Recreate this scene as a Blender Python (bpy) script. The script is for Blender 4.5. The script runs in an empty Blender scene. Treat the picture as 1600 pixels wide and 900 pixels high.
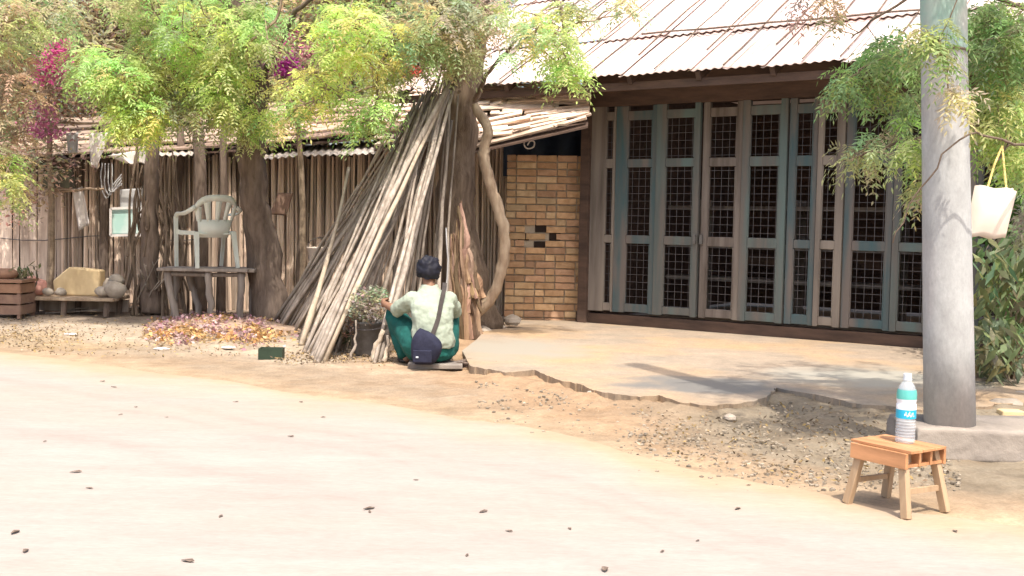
import bpy, bmesh, math, random
import numpy as np
from mathutils import Vector, Matrix, noise
R = math.radians
random.seed(7); rng = np.random.default_rng(7)
C = bpy.context.scene.collection
sc = bpy.context.scene

# ---------------------------------------------------------------- camera
FPX, H = 1800.0, 1.2
pit, rol = math.atan(105 / FPX), R(1.1)
F = Vector((0, math.cos(pit), -math.sin(pit))); R0 = Vector((1, 0, 0)); U0 = Vector((0, math.sin(pit), math.cos(pit)))
RT = R0 * math.cos(rol) + U0 * math.sin(rol); UP = U0 * math.cos(rol) - R0 * math.sin(rol)
cd = bpy.data.cameras.new('camera'); cam = bpy.data.objects.new('camera', cd); C.objects.link(cam)
cd.sensor_width = 36; cd.lens = 36 * FPX / 1600; cd.clip_end = 2000; cd.clip_start = .05
cam.matrix_world = Matrix(((RT.x, UP.x, -F.x, 0), (RT.y, UP.y, -F.y, 0), (RT.z, UP.z, -F.z, H), (0, 0, 0, 1)))
sc.camera = cam
CP = Vector((0, 0, H))
def ray(px, py): return F + RT * ((px - 800) / FPX) - UP * ((py - 450) / FPX)
def at(px, py, Y): d = ray(px, py); return CP + d * (Y / d.y)
def gd(px, py, z=0.0): d = ray(px, py); return CP + d * ((z - H) / d.z)

# ---------------------------------------------------------------- light
w = bpy.data.worlds.new('World'); sc.world = w; w.use_nodes = True
nt = w.node_tree; bg = nt.nodes['Background']; sk = nt.nodes.new('ShaderNodeTexSky')
sk.sky_type = 'NISHITA'; sk.sun_disc = False
SUN = Vector((.15, -.48, 1.0)).normalized()
sk.sun_elevation = math.asin(SUN.z); sk.sun_rotation = math.atan2(SUN.x, SUN.y)
sk.air_density = 1.0; sk.dust_density = 5.0; sk.ozone_density = .4
nt.links.new(sk.outputs[0], bg.inputs[0]); bg.inputs[1].default_value = .15
sl = bpy.data.lights.new('sun', 'SUN'); so = bpy.data.objects.new('sun', sl); C.objects.link(so)
sl.energy = 2.5; sl.angle = R(.6); sl.color = (1, .93, .83)
so.rotation_euler = (-SUN).to_track_quat('-Z', 'Y').to_euler(); so.location = (0, 0, 12)
sc.view_settings.view_transform = 'Standard'; sc.view_settings.look = 'None'
sc.view_settings.exposure = 1.1; sc.view_settings.gamma = 1
sc.render.engine = 'CYCLES'

# ---------------------------------------------------------------- materials
def mat(name, c1, c2=None, scale=6.0, rough=.85, bump=.3, stretch=(1, 1, 1), c3=None, attr=False, trans=0.0, spec=.3, metal=0.0, bdist=.01, s3=1.3, lo=.35, hi=.65, rand=0.0, speck=0.0, spscale=70):
    m = bpy.data.materials.new(name); m.use_nodes = True; N = m.node_tree.nodes; L = m.node_tree.links
    b = N['Principled BSDF']; b.inputs['Roughness'].default_value = rough; b.inputs['Metallic'].default_value = metal
    b.inputs['Specular IOR Level'].default_value = spec
    c2 = c2 or tuple(x * .7 for x in c1)
    tc = N.new('ShaderNodeTexCoord'); mp = N.new('ShaderNodeMapping'); mp.inputs['Scale'].default_value = stretch
    L.new(tc.outputs['Object'], mp.inputs[0])
    nz = N.new('ShaderNodeTexNoise'); nz.inputs['Scale'].default_value = scale; nz.inputs['Detail'].default_value = 8; nz.inputs['Roughness'].default_value = .65
    L.new(mp.outputs[0], nz.inputs['Vector'])
    rp = N.new('ShaderNodeValToRGB'); rp.color_ramp.elements[0].position = lo; rp.color_ramp.elements[1].position = hi
    rp.color_ramp.elements[0].color = (*c2, 1); rp.color_ramp.elements[1].color = (*c1, 1)
    L.new(nz.outputs['Fac'], rp.inputs[0]); out = rp.outputs[0]
    if c3:
        n3 = N.new('ShaderNodeTexNoise'); n3.inputs['Scale'].default_value = s3; n3.inputs['Detail'].default_value = 5; L.new(mp.outputs[0], n3.inputs['Vector'])
        r3 = N.new('ShaderNodeValToRGB'); r3.color_ramp.elements[0].position = .46; r3.color_ramp.elements[1].position = .62; L.new(n3.outputs['Fac'], r3.inputs[0])
        mx = N.new('ShaderNodeMix'); mx.data_type = 'RGBA'; L.new(r3.outputs[0], mx.inputs[0]); L.new(out, mx.inputs[6]); mx.inputs[7].default_value = (*c3, 1); out = mx.outputs[2]
    if speck:
        for sc_, k_ in ((spscale, 1.0), (spscale * .16, .8)):
            n4 = N.new('ShaderNodeTexNoise'); n4.inputs['Scale'].default_value = sc_; n4.inputs['Detail'].default_value = 6; n4.inputs['Roughness'].default_value = .8; L.new(mp.outputs[0], n4.inputs['Vector'])
            m4 = N.new('ShaderNodeMapRange'); m4.inputs[1].default_value = .3; m4.inputs[2].default_value = .7; m4.inputs[3].default_value = 1 - speck * k_; m4.inputs[4].default_value = 1 + speck * k_ * .7; L.new(n4.outputs['Fac'], m4.inputs[0])
            v4 = N.new('ShaderNodeVectorMath'); v4.operation = 'SCALE'; L.new(out, v4.inputs[0]); L.new(m4.outputs[0], v4.inputs['Scale']); out = v4.outputs[0]
    if attr:
        a = N.new('ShaderNodeAttribute'); a.attribute_name = 'Col'
        mx = N.new('ShaderNodeMix'); mx.data_type = 'RGBA'; mx.blend_type = 'MULTIPLY'; mx.inputs[0].default_value = 1
        L.new(out, mx.inputs[6]); L.new(a.outputs[0], mx.inputs[7]); out = mx.outputs[2]
    if rand:
        oi = N.new('ShaderNodeObjectInfo'); mr = N.new('ShaderNodeMapRange'); mr.inputs[3].default_value = 1 - rand; mr.inputs[4].default_value = 1 + rand * .5
        L.new(oi.outputs['Random'], mr.inputs[0]); vm = N.new('ShaderNodeVectorMath'); vm.operation = 'SCALE'; L.new(out, vm.inputs[0]); L.new(mr.outputs[0], vm.inputs['Scale']); out = vm.outputs[0]
    L.new(out, b.inputs['Base Color'])
    if bump:
        bp = N.new('ShaderNodeBump'); bp.inputs['Strength'].default_value = bump; bp.inputs['Distance'].default_value = bdist
        L.new(nz.outputs['Fac'], bp.inputs['Height']); L.new(bp.outputs[0], b.inputs['Normal'])
    if trans:
        t = N.new('ShaderNodeBsdfTranslucent'); L.new(out, t.inputs[0]); ms = N.new('ShaderNodeMixShader'); ms.inputs[0].default_value = trans
        L.new(b.outputs[0], ms.inputs[1]); L.new(t.outputs[0], ms.inputs[2]); L.new(ms.outputs[0], N['Material Output'].inputs[0])
    return m
W1 = (1, 1, 1)
M = dict(
    soil=mat('soil', (1, 1, 1), (.80, .75, .7), 3.5, .95, .6, attr=True, bdist=.02, speck=.28, spscale=55),
    road=mat('road_dust', (.35, .308, .272), (.31, .268, .235), 1.6, .95, .5, (.45, 1.5, 1), attr=True, c3=(.335, .285, .24), s3=.35, bdist=.008, speck=.12, spscale=45),
    slab=mat('slab_concrete', (.37, .29, .215), (.29, .24, .185), 2.2, .9, .4, c3=(.40, .28, .17), s3=.8, speck=.22, spscale=40),
    stain=mat('damp_concrete', (.3, .28, .24), (.22, .21, .19), 5, .85, .3),
    concrete=mat('concrete', (.40, .395, .39), (.31, .30, .295), 6, .9, .35, c3=(.44, .435, .43), s3=1.5),
    leaf=mat('leaf', W1, (.75, .8, .7), 3, .55, 0, attr=True, trans=.55, spec=.25),
    petal=mat('petal', W1, (.8, .8, .8), 3, .8, 0, attr=True, trans=.3),
    bark=mat('bark', (.22, .165, .12), (.1, .07, .05), 16, .95, .9, (1, 1, .18), bdist=.03),
    darkbark=mat('dark_bark', (.22, .165, .13), (.11, .08, .062), 14, .95, .9, (1, 1, .2), bdist=.03),
    twig=mat('twig', (.34, .26, .18), (.18, .13, .09), 12, .9, .3),
    palebark=mat('pale_bark', (.45, .35, .25), (.26, .18, .12), 12, .9, .6, (1, 1, .25), bdist=.02),
    stick=mat('stick_bark', (.42, .36, .30), (.21, .17, .135), 16, .9, .6, (1, 1, .14), rand=.32, bdist=.008),
    palestick=mat('stripped_stick', (.50, .42, .32), (.34, .27, .2), 18, .85, .4, (1, 1, .12), rand=.15),
    fence=mat('fence_wood', (.62, .52, .44), (.36, .28, .23), 14, .95, .6, (1, 1, .1), attr=True, bdist=.01),
    wood=mat('weathered_wood', (.21, .18, .16), (.10, .082, .07), 11, .9, .5, (1, 1, .08), c3=(.27, .235, .2), s3=3, bdist=.004),
    bluewood=mat('faded_blue_wood', (.06, .115, .13), (.11, .12, .118), 9, .85, .5, (1, 1, .12), c3=(.165, .143, .13), s3=6, bdist=.004),
    tealwood=mat('faded_teal_wood', (.10, .118, .115), (.16, .14, .125), 9, .85, .45, (1, 1, .1), c3=(.12, .165, .16), s3=5, bdist=.004),
    beamwood=mat('brown_beam_wood', (.19, .14, .115), (.11, .08, .065), 9, .85, .4, (.2, 1, 1)),  # mid-brown timber of the upper header beam and end wall
    darkwood=mat('dark_wood', (.12, .075, .055), (.06, .04, .032), 9, .85, .4, (.2, 1, 1)),
    board=mat('roof_board', (.62, .53, .45), (.30, .22, .17), 10, .9, .7, (.12, 1, 1), attr=True, bdist=.01),
    tin=mat('rusty_tin', (.66, .545, .505), (.56, .43, .385), 2.2, .6, .15, (1, .35, 1), c3=(.70, .61, .57), s3=1.2, attr=True, spec=.4),
    greytin=mat('grey_tin', (.5, .46, .42), (.33, .27, .22), 4, .6, .2, (1, .3, 1), spec=.4),
    wire=mat('mesh_wire', (.17, .16, .165), None, 6, .5, 0, metal=.3),
    brick=mat('brick', W1, (.72, .66, .6), 14, .95, .6, attr=True, bdist=.01),
    mortar=mat('mortar', (.46, .37, .27), (.36, .3, .23), 20, .95, .5),
    black=mat('hole_shade', (.03, .018, .013), None, 5, .9, 0),
    gapshade=mat('blue_gap_shade', (.03, .05, .09), (.02, .03, .05), 5, .6, .3),
    skin=mat('skin', (.25, .135, .085), (.22, .115, .07), 8, .6, .05),
    hair=mat('hair', (.013, .013, .022), (.008, .008, .014), 30, .6, .4),
    navy=mat('navy_cloth', (.022, .024, .048), (.012, .013, .028), 20, .85, .3),
    shirt=mat('pale_shirt', (.33, .375, .30), (.27, .31, .245), 7, .9, .35, bdist=.02),
    green=mat('green_cloth', (.010, .105, .088), (.006, .06, .052), 7, .85, .35, bdist=.02),
    strap=mat('strap_cloth', (.06, .05, .045), None, 20, .85, .2),
    white=mat('white_cloth', (.72, .68, .64), (.58, .53, .5), 7, .9, .35, bdist=.02),
    cream=mat('cream_plastic', (.80, .70, .60), (.74, .62, .52), 4, .6, .2),
    chair=mat('chair_plastic', (.80, .82, .74), (.70, .72, .64), 5, .45, .05, trans=.12),
    yellow=mat('yellow_strap', (.75, .58, .2), None, 8, .6, 0),
    stool=mat('new_orange_wood', (.62, .31, .15), (.34, .165, .075), 9, .65, .3, (.15, 1, 1), bdist=.003),
    stoolleg=mat('stool_leg_wood', (.46, .33, .21), (.33, .22, .13), 14, .75, .4, (1, 1, .15), bdist=.003),
    foam=mat('foam_block', (.68, .52, .30), (.58, .43, .24), 5, .95, .3),
    pinksack=mat('pink_sack', (.62, .33, .26), (.5, .24, .2), 8, .9, .5, bdist=.02),
    stone=mat('stone', (.46, .40, .33), (.3, .25, .2), 8, .95, .6, rand=.25),
    tablewood=mat('table_wood', (.36, .31, .27), (.2, .165, .14), 11, .9, .5, (1, 1, .08), bdist=.004),
    metal=mat('old_bucket_metal', (.20, .195, .19), (.11, .10, .09), 7, .6, .3, metal=.35),
    greybrd=mat('grey_board', (.42, .42, .41), (.34, .33, .33), 7, .8, .1),
    mint=mat('mint_board', (.64, .72, .68), (.5, .62, .58), 4, .7, .1, c3=(.38, .58, .52), s3=4),
    greenpot=mat('dark_green_pot', (.03, .05, .03), None, 8, .6, .2),
    brownbrd=mat('brown_board', (.28, .18, .13), (.2, .12, .09), 9, .85, .2),
    clay=mat('clay', (.34, .2, .13), (.25, .14, .09), 7, .9, .3),
    olivebox=mat('olive_tin', (.14, .14, .09), (.09, .08, .06), 7, .7, .2),
    pebble=mat('pebble', W1, (.7, .7, .7), 9, .95, .4, attr=True),
    cap=mat('bottle_cap', (.8, .85, .9), None, 5, .4, 0),
    lab1=mat('label_teal', (.08, .38, .34), (.12, .45, .4), 20, .4, 0, spec=.5),
    lab2=mat('label_cyan', (.01, .36, .56), (.015, .4, .6), 20, .4, 0, spec=.5),
    lab3=mat('label_white', (.82, .84, .88), None, 20, .4, 0, spec=.5),
    footing=mat('footing_concrete', (.235, .205, .18), (.16, .14, .12), 7, .95, .7, c3=(.30, .26, .22), bdist=.02),
    polecon=mat('pole_concrete', (.45, .455, .445), (.37, .37, .36), 5, .9, .5, (1, 1, .5), c3=(.43, .40, .385), s3=2.2, bdist=.012, speck=.14, spscale=60),
    ptint=mat('pole_paint', (.26, .42, .36), (.36, .42, .38), 5, .85, .3, c3=(.42, .43, .40), s3=4),
)
def plastic():
    m = bpy.data.materials.new('clear_plastic'); m.use_nodes = True; N = m.node_tree.nodes; L = m.node_tree.links
    b = N['Principled BSDF']; b.inputs['Base Color'].default_value = (.9, .94, .97, 1); b.inputs['Roughness'].default_value = .18
    b.inputs['Specular IOR Level'].default_value = .6
    t = N.new('ShaderNodeBsdfTransparent'); t.inputs[0].default_value = (.93, .96, .98, 1); ms = N.new('ShaderNodeMixShader')
    ms.inputs[0].default_value = .72; L.new(b.outputs[0], ms.inputs[1]); L.new(t.outputs[0], ms.inputs[2]); L.new(ms.outputs[0], N['Material Output'].inputs[0]); return m
M['plastic'] = plastic()

# ---------------------------------------------------------------- mesh helpers
class MB:
    def __init__(s): s.v = []; s.f = []; s.c = []
    def add(s, vs, fs, col=W1):
        o = len(s.v); s.v += [tuple(x) for x in vs]; s.f += [tuple(i + o for i in f) for f in fs]; s.c += [col] * len(vs)
    def box(s, c, size, rot=None, col=W1, taper=1.0, jit=0.0):
        vs = []
        for z in (-1, 1):
            for y in (-1, 1):
                for x in (-1, 1):
                    k = taper if z > 0 else 1
                    p = Vector((x * size[0] / 2 * k, y * size[1] / 2 * k, z * size[2] / 2))
                    if jit: p += Vector((random.uniform(-jit, jit), random.uniform(-jit, jit), random.uniform(-jit, jit)))
                    if rot is not None: p = rot @ p
                    vs.append(p + Vector(c))
        s.add(vs, [(0, 2, 3, 1), (4, 5, 7, 6), (0, 1, 5, 4), (2, 6, 7, 3), (0, 4, 6, 2), (1, 3, 7, 5)], col)
    def beam(s, a, b, w, h, upv=Vector((0, 0, 1)), col=W1):
        a = Vector(a); b = Vector(b); d = (b - a); n = d.normalized(); sd = n.cross(upv)
        if sd.length < .01: sd = n.cross(Vector((0, 1, 0)))
        sd.normalize(); u = sd.cross(n)
        vs = [p + sd * (x * w / 2) + u * (y * h / 2) for p in (a, b) for x, y in ((-1, -1), (1, -1), (1, 1), (-1, 1))]
        s.add(vs, [(3, 2, 1, 0), (4, 5, 6, 7), (0, 1, 5, 4), (1, 2, 6, 5), (2, 3, 7, 6), (3, 0, 4, 7)], col)
    def tube(s, pts, rad, n=7, col=W1, cap=True, lump=0.0, flat=1.0):
        pts = [Vector(p) for p in pts]; k = len(pts)
        if not hasattr(rad, '__len__'): rad = [rad] * k
        vs = []; prev = None
        for i, p in enumerate(pts):
            t = (pts[min(i + 1, k - 1)] - pts[max(i - 1, 0)]).normalized()
            if prev is None:
                prev = t.cross(Vector((.3, .9, .2)) if abs(t.y) < .9 else Vector((1, 0, 0))).normalized()
            a = (prev - t * prev.dot(t)).normalized(); prev = a; b = t.cross(a)
            for j in range(n):
                th = 2 * math.pi * j / n; r = rad[i]
                if lump: r *= 1 + lump * noise.noise(Vector((math.cos(th) * 1.7, math.sin(th) * 1.7, i * .45 + p.x * 3)))
                vs.append(p + a * (math.cos(th) * r) + b * (math.sin(th) * r * flat))
        fs = [(i * n + j, i * n + (j + 1) % n, (i + 1) * n + (j + 1) % n, (i + 1) * n + j) for i in range(k - 1) for j in range(n)]
        if cap: fs += [tuple(range(n - 1, -1, -1)), tuple((k - 1) * n + j for j in range(n))]
        s.add(vs, fs, col)
    def lathe(s, prof, c=(0, 0, 0), n=24, col=W1, close=True):
        vs = [(c[0] + r * math.cos(2 * math.pi * j / n), c[1] + r * math.sin(2 * math.pi * j / n), c[2] + z) for r, z in prof for j in range(n)]
        k = len(prof)
        fs = [(i * n + j, i * n + (j + 1) % n, (i + 1) * n + (j + 1) % n, (i + 1) * n + j) for i in range(k - 1) for j in range(n)]
        if close: fs += [tuple(range(n - 1, -1, -1)), tuple((k - 1) * n + j for j in range(n))]
        s.add(vs, fs, col)
    def rock(s, c, size, col=W1, seg=5, rings=4):
        rx, ry, rz = size; off = random.random() * 50; vs = []
        for i in range(rings + 1):
            ph = math.pi * i / rings
            for j in range(seg + 2):
                th = 2 * math.pi * j / (seg + 2); d = Vector((math.sin(ph) * math.cos(th), math.sin(ph) * math.sin(th), math.cos(ph)))
                k = 1 + .28 * noise.noise(d * 1.3 + Vector((off, 0, 0))); vs.append((c[0] + d.x * rx * k, c[1] + d.y * ry * k, c[2] + d.z * rz * k))
        n = seg + 2
        s.add(vs, [(i * n + j, i * n + (j + 1) % n, (i + 1) * n + (j + 1) % n, (i + 1) * n + j)[::-1] for i in range(rings) for j in range(n)], col)
    def build(s, name, m, parent=None, smooth=False, loc=None, bevel=0.0):
        me = bpy.data.meshes.new(name); me.from_pydata(s.v, [], s.f)
        at_ = me.attributes.new('Col', 'FLOAT_COLOR', 'POINT')
        at_.data.foreach_set('color', np.array([(*c, 1) for c in s.c], dtype=np.float32).ravel())
        me.materials.append(m); me.update()
        if smooth: me.shade_smooth()
        o = bpy.data.objects.new(name, me); C.objects.link(o)
        if parent is not None: o.parent = parent
        if loc is not None: o.location = loc
        if bevel:
            b = o.modifiers.new('bevel', 'BEVEL'); b.width = bevel; b.segments = 2; b.limit_method = 'ANGLE'
        return o
def tag(o, label=None, cat=None, group=None, kind=None):
    for k, v in (('label', label), ('category', cat), ('group', group), ('kind', kind)):
        if v: o[k] = v
    return o
def empty(name, loc, label, cat, group=None, rz=0):
    o = bpy.data.objects.new(name, None); C.objects.link(o); o.location = loc; o.rotation_euler = (0, 0, rz); o.empty_display_size = .1
    return tag(o, label, cat, group)
def npmesh(name, V, Fq, m, col=None, parent=None, smooth=False, k=4):
    me = bpy.data.meshes.new(name); nf = len(Fq)
    me.vertices.add(len(V)); me.vertices.foreach_set('co', V.astype(np.float32).ravel())
    me.loops.add(nf * k); me.loops.foreach_set('vertex_index', Fq.astype(np.int32).ravel())
    me.polygons.add(nf); me.polygons.foreach_set('loop_start', np.arange(0, nf * k, k, dtype=np.int32)); me.polygons.foreach_set('loop_total', np.full(nf, k, dtype=np.int32))
    if col is not None:
        a = me.attributes.new('Col', 'FLOAT_COLOR', 'POINT'); a.data.foreach_set('color', np.hstack([col, np.ones((len(col), 1))]).astype(np.float32).ravel())
    me.materials.append(m); me.update(calc_edges=True); me.validate()
    if smooth: me.shade_smooth()
    o = bpy.data.objects.new(name, me); C.objects.link(o)
    if parent is not None: o.parent = parent
    return o
def nrm(a): return a / np.maximum(np.linalg.norm(a, axis=-1, keepdims=True), 1e-9)
def quads(base, d, side, L, Wd, fold=0.0):
    """leaf quads: base point, direction, side vector, length, width"""
    L = L[:, None]; Wd = Wd[:, None]
    mid = base + d * L * .42
    V = np.stack([base, mid + side * Wd * .5, base + d * L, mid - side * Wd * .5], 1)
    return V
# compound (neem-like) leaves grown from rosette centres
def neem(cent, cols, per=9, L=.24, ll=.062, lw=.017, pairs=6, droop=.55, spread=1.0):
    n = len(cent) * per
    O = np.repeat(cent, per, 0) + rng.normal(0, .02, (n, 3)); colr = np.repeat(cols, per, 0)
    th = rng.uniform(0, 2 * math.pi, n); el = rng.uniform(-.7, .75, n)
    D = np.stack([np.cos(th) * np.cos(el) * spread, np.sin(th) * np.cos(el) * spread, np.sin(el)], 1); D = nrm(D)
    Ls = L * rng.uniform(.7, 1.2, n)
    S = nrm(np.cross(D, np.tile([0, 0, 1.0], (n, 1)) + rng.normal(0, .3, (n, 3))))
    Vs = []; Cs = []
    for j in range(pairs * 2 + 1):
        t = .18 + .82 * (j // 2) / pairs; sg = 1 if j % 2 else -1
        last = j == pairs * 2
        if last: t = 1.0; sg = 0
        dz = np.zeros((n, 3)); dz[:, 2] = -droop * Ls * t * t
        P = O + D * (Ls * t)[:, None] + dz
        T = D.copy(); T[:, 2] -= 2 * droop * t; T = nrm(T)
        dd = nrm(S * (sg * .85) + T * .65 + rng.normal(0, .13, (n, 3)) - np.array([0, 0, .12]))
        up = nrm(np.cross(S, T) + rng.normal(0, .35, (n, 3))); sd = nrm(np.cross(dd, up))
        l = ll * rng.uniform(.8, 1.2, n) * (1 - .35 * abs(t - .5)); wd = lw * rng.uniform(.8, 1.25, n)
        Vs.append(quads(P, dd, sd, l, wd)); c = colr * rng.uniform(.8, 1.15, (n, 1)); Cs.append(np.repeat(c[:, None], 4, 1))
    V = np.concatenate(Vs).reshape(-1, 3); Cc = np.concatenate(Cs).reshape(-1, 3)
    return V, Cc
def simple_leaves(cent, cols, per, rad, ll, lw, droop=.3, flat=.7):
    n = len(cent) * per
    O = np.repeat(cent, per, 0) + rng.normal(0, 1, (n, 3)) * np.array([rad, rad, rad * flat]); colr = np.repeat(cols, per, 0)
    th = rng.uniform(0, 2 * math.pi, n)
    d = nrm(np.stack([np.cos(th), np.sin(th), rng.normal(-droop, .5, n)], 1)); sd = nrm(np.cross(d, rng.normal(0, .6, (n, 3)) + np.array([0, 0, 1.0])))
    V = quads(O, d, sd, ll * rng.uniform(.6, 1.3, n), lw * rng.uniform(.7, 1.2, n))
    c = colr * rng.uniform(.7, 1.25, (n, 1)); return V.reshape(-1, 3), np.repeat(c[:, None], 4, 1).reshape(-1, 3)
def leafobj(name, parts, m, parent=None):
    V = np.concatenate([p[0] for p in parts]); Cc = np.concatenate([p[1] for p in parts])
    return npmesh(name, V, np.arange(len(V)).reshape(-1, 4), m, np.clip(Cc, 0, 1), parent)
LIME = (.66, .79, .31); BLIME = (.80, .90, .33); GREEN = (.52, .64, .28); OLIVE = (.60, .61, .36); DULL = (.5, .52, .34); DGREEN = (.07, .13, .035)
BROWN = (.38, .27, .18); TAN = (.56, .43, .29); PALEG = (.58, .62, .36); MIDG = (.38, .50, .21)
def blob(cx, cy, rx, ry, Y0, Y1, n, col, jit=.22):
    """n cluster centres within an ellipsoid that stands between depths Y0 and Y1"""
    out = []
    while len(out) < n:
        a, b, c = random.uniform(-1, 1), random.uniform(-1, 1), random.uniform(-1, 1)
        if a * a + b * b + c * c > 1: continue
        p = at(cx + a * rx, cy + b * ry, (Y0 + Y1) / 2 + c * (Y1 - Y0) / 2)
        if p.z < .15: continue
        out.append(p)
    cs = np.array([[max(.01, x * random.uniform(1 - jit, 1 + jit)) for x in col] for _ in out]); f = np.array([[random.uniform(.75, 1.2)] for _ in out])
    return np.array([tuple(p) for p in out]), cs * f
def many(lst):
    cs = [blob(*b) for b in lst]; return np.concatenate([c[0] for c in cs]), np.concatenate([c[1] for c in cs])
def wig(a, b, k=5, amp=.05):
    a = Vector(a); b = Vector(b); o = []
    for i in range(k + 1):
        t = i / k; p = a.lerp(b, t)
        if 0 < i < k: p += Vector((random.uniform(-amp, amp), random.uniform(-amp, amp), random.uniform(-amp, amp)))
        o.append(p)
    return o
def twigs(mb, limbs, cents, r=.009, every=1, sag=.0):
    nodes = [Vector(p) for l in limbs for p in l]
    for c in cents[::every]:
        c = Vector(c); near = min(nodes, key=lambda q: (q - c).length + random.uniform(0, .25))
        p = wig(near, c, 4, .05 * min(1.5, (near - c).length)); mb.tube(p, [r * 1.0, r * .9, r * .75, r * .6, r * .4], 4, cap=False)
        nodes.append(p[2])
def dens(pts, k=4, amp=.03):
    out = []
    pts = [Vector(p) for p in pts]
    for i in range(len(pts) - 1):
        p0 = pts[max(i - 1, 0)]; p1 = pts[i]; p2 = pts[i + 1]; p3 = pts[min(i + 2, len(pts) - 1)]
        for j in range(k):
            t = j / k
            q = .5 * ((2 * p1) + (p2 - p0) * t + (2 * p0 - 5 * p1 + 4 * p2 - p3) * t * t + (3 * p1 - p0 - 3 * p2 + p3) * t ** 3)
            out.append(q + Vector((random.uniform(-amp, amp), random.uniform(-amp, amp), random.uniform(-amp, amp))) * .5)
    out.append(pts[-1]); return out
def lerpl(a, n): return [a[0] + (a[1] - a[0]) * i / (n - 1) for i in range(n)]
def rads(keys, n): return list(np.interp(np.linspace(0, 1, n), np.linspace(0, 1, len(keys)), keys))

# ---------------------------------------------------------------- ground, road, slab
RE = [gd(*p) for p in ((0, 550), (300, 590), (560, 628), (800, 664), (1000, 712), (1200, 758), (1400, 796), (1600, 832))]
rx = np.array([-60, -9] + [p.x for p in RE] + [3.2, 60]); ry = np.array([14.5, 11.4] + [p.y for p in RE] + [4.0, 2.5])
def roadY(x): return np.interp(x, rx, ry)
def axis(a, b, step, far):
    s = list(np.arange(a, b, step)); e = []; d = step; v = b
    while v < far: e.append(v); d *= 1.35; v += d
    e.append(far); l = []; d = step; v = a - step
    while v > -far: l.append(v); d *= 1.35; v -= d
    l.append(-far); return np.array(l[::-1] + s + e)
gx = axis(-7.5, 6.0, .06, 400); gy = axis(3.5, 17.0, .06, 400)
X, Y = np.meshgrid(gx, gy); Z = np.zeros_like(X)
def fnoise(X, Y, s, seed=0, octs=3):
    out = np.zeros(X.shape); a = 1.0; tot = 0
    r2 = np.random.default_rng(seed)
    for o in range(octs * 4):
        th = r2.uniform(0, 2 * math.pi); k = s * (1.6 ** (o / 2)) * r2.uniform(.7, 1.3); am = 1 / (1 + o * .35)
        out += am * np.sin(k * (X * math.cos(th) + Y * math.sin(th)) + r2.uniform(0, 6.28) + 1.3 * np.sin(k * .6 * (X * math.sin(th) - Y * math.cos(th)) + o)); tot += am
    return out / tot * 2
dist = Y - roadY(X) + .22 * fnoise(X, Y, 2.2, 3)
n1 = fnoise(X, Y, 1.2, 5); n2 = fnoise(X, Y, 5, 9); n3 = fnoise(X, Y, 14, 11)
verge = np.clip((dist - .05) / .9, 0, 1) ** .8
Z += np.where(dist > .25, .012 * n2 + .006 * n3, 0) * np.clip((dist - .25) / .5, 0, 1)
def mixc(c, d, k): return c * (1 - k[..., None]) + np.array(d) * k[..., None]
_fx = [gd(*p, .055) for p in ((722, 548), (790, 582), (868, 592), (930, 610), (1000, 620), (1062, 628), (1110, 634), (1160, 630), (1192, 622), (1214, 606), (1285, 618), (1385, 634), (1440, 640), (1520, 636), (1720, 626))]
sd = np.interp(X, [p.x for p in _fx], [p.y for p in _fx]) - Y
Z += np.where((sd > -.08) & (X > _fx[0].x) & (X < 4), .026 * np.clip(1 - sd / .4, 0, 1) * (1 + .45 * n3 + .4 * n2), 0)
col = np.ones(X.shape + (3,)) * np.array([.37, .285, .19])
col = mixc(col, (.36, .25, .155), verge)
p1 = gd(1000, 640); gravel = np.clip((X - (p1.x - .2 + .25 * n1)) / .7, 0, 1) * np.clip((dist - .35) / .5, 0, 1) * np.clip((8.6 - Y) / .6, 0, 1)
col = mixc(col, (.235, .195, .14), gravel)
left = np.clip((-.6 - X + .3 * n1) / 1.2, 0, 1) * np.clip((dist - .6) / .8, 0, 1)
col = mixc(col, (.40, .33, .25), left)
yel = np.clip(n1 * 1.5 + .3, 0, 1) * np.clip((-3.2 - X) / 1.0, 0, 1) * np.clip((dist - .4) / .3, 0, 1) * np.clip((2.2 - dist) / .4, 0, 1)
col = mixc(col, (.5, .34, .12), yel * .45)
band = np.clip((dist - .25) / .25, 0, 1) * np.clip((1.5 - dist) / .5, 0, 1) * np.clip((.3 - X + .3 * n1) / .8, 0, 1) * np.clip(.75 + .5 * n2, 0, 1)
col = mixc(col, (.275, .225, .165), band * .75)  # greyer tan paints the dappled canopy shade into the verge colour
rubble = np.clip((X - gd(1530, 640).x) / .3, 0, 1) * np.clip((Y - 6.2) / .6, 0, 1); col = mixc(col, (.2, .16, .11), rubble * .8)
back = np.clip((Y - 12.2 + .3 * n1) / 1.0, 0, 1); col = mixc(col, (.24, .185, .14), back * .8)
col *= (1 + .10 * n2 + .10 * n3)[..., None]
ny, nx = X.shape; idx = np.arange(nx * ny).reshape(ny, nx)
Fq = np.stack([idx[:-1, :-1], idx[:-1, 1:], idx[1:, 1:], idx[1:, :-1]], -1).reshape(-1, 4)
V = np.stack([X, Y, Z], -1).reshape(-1, 3)
g = npmesh('ground', V, Fq, M['soil'], np.clip(col, 0, 1).reshape(-1, 3), smooth=True); g['kind'] = 'structure'
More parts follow.
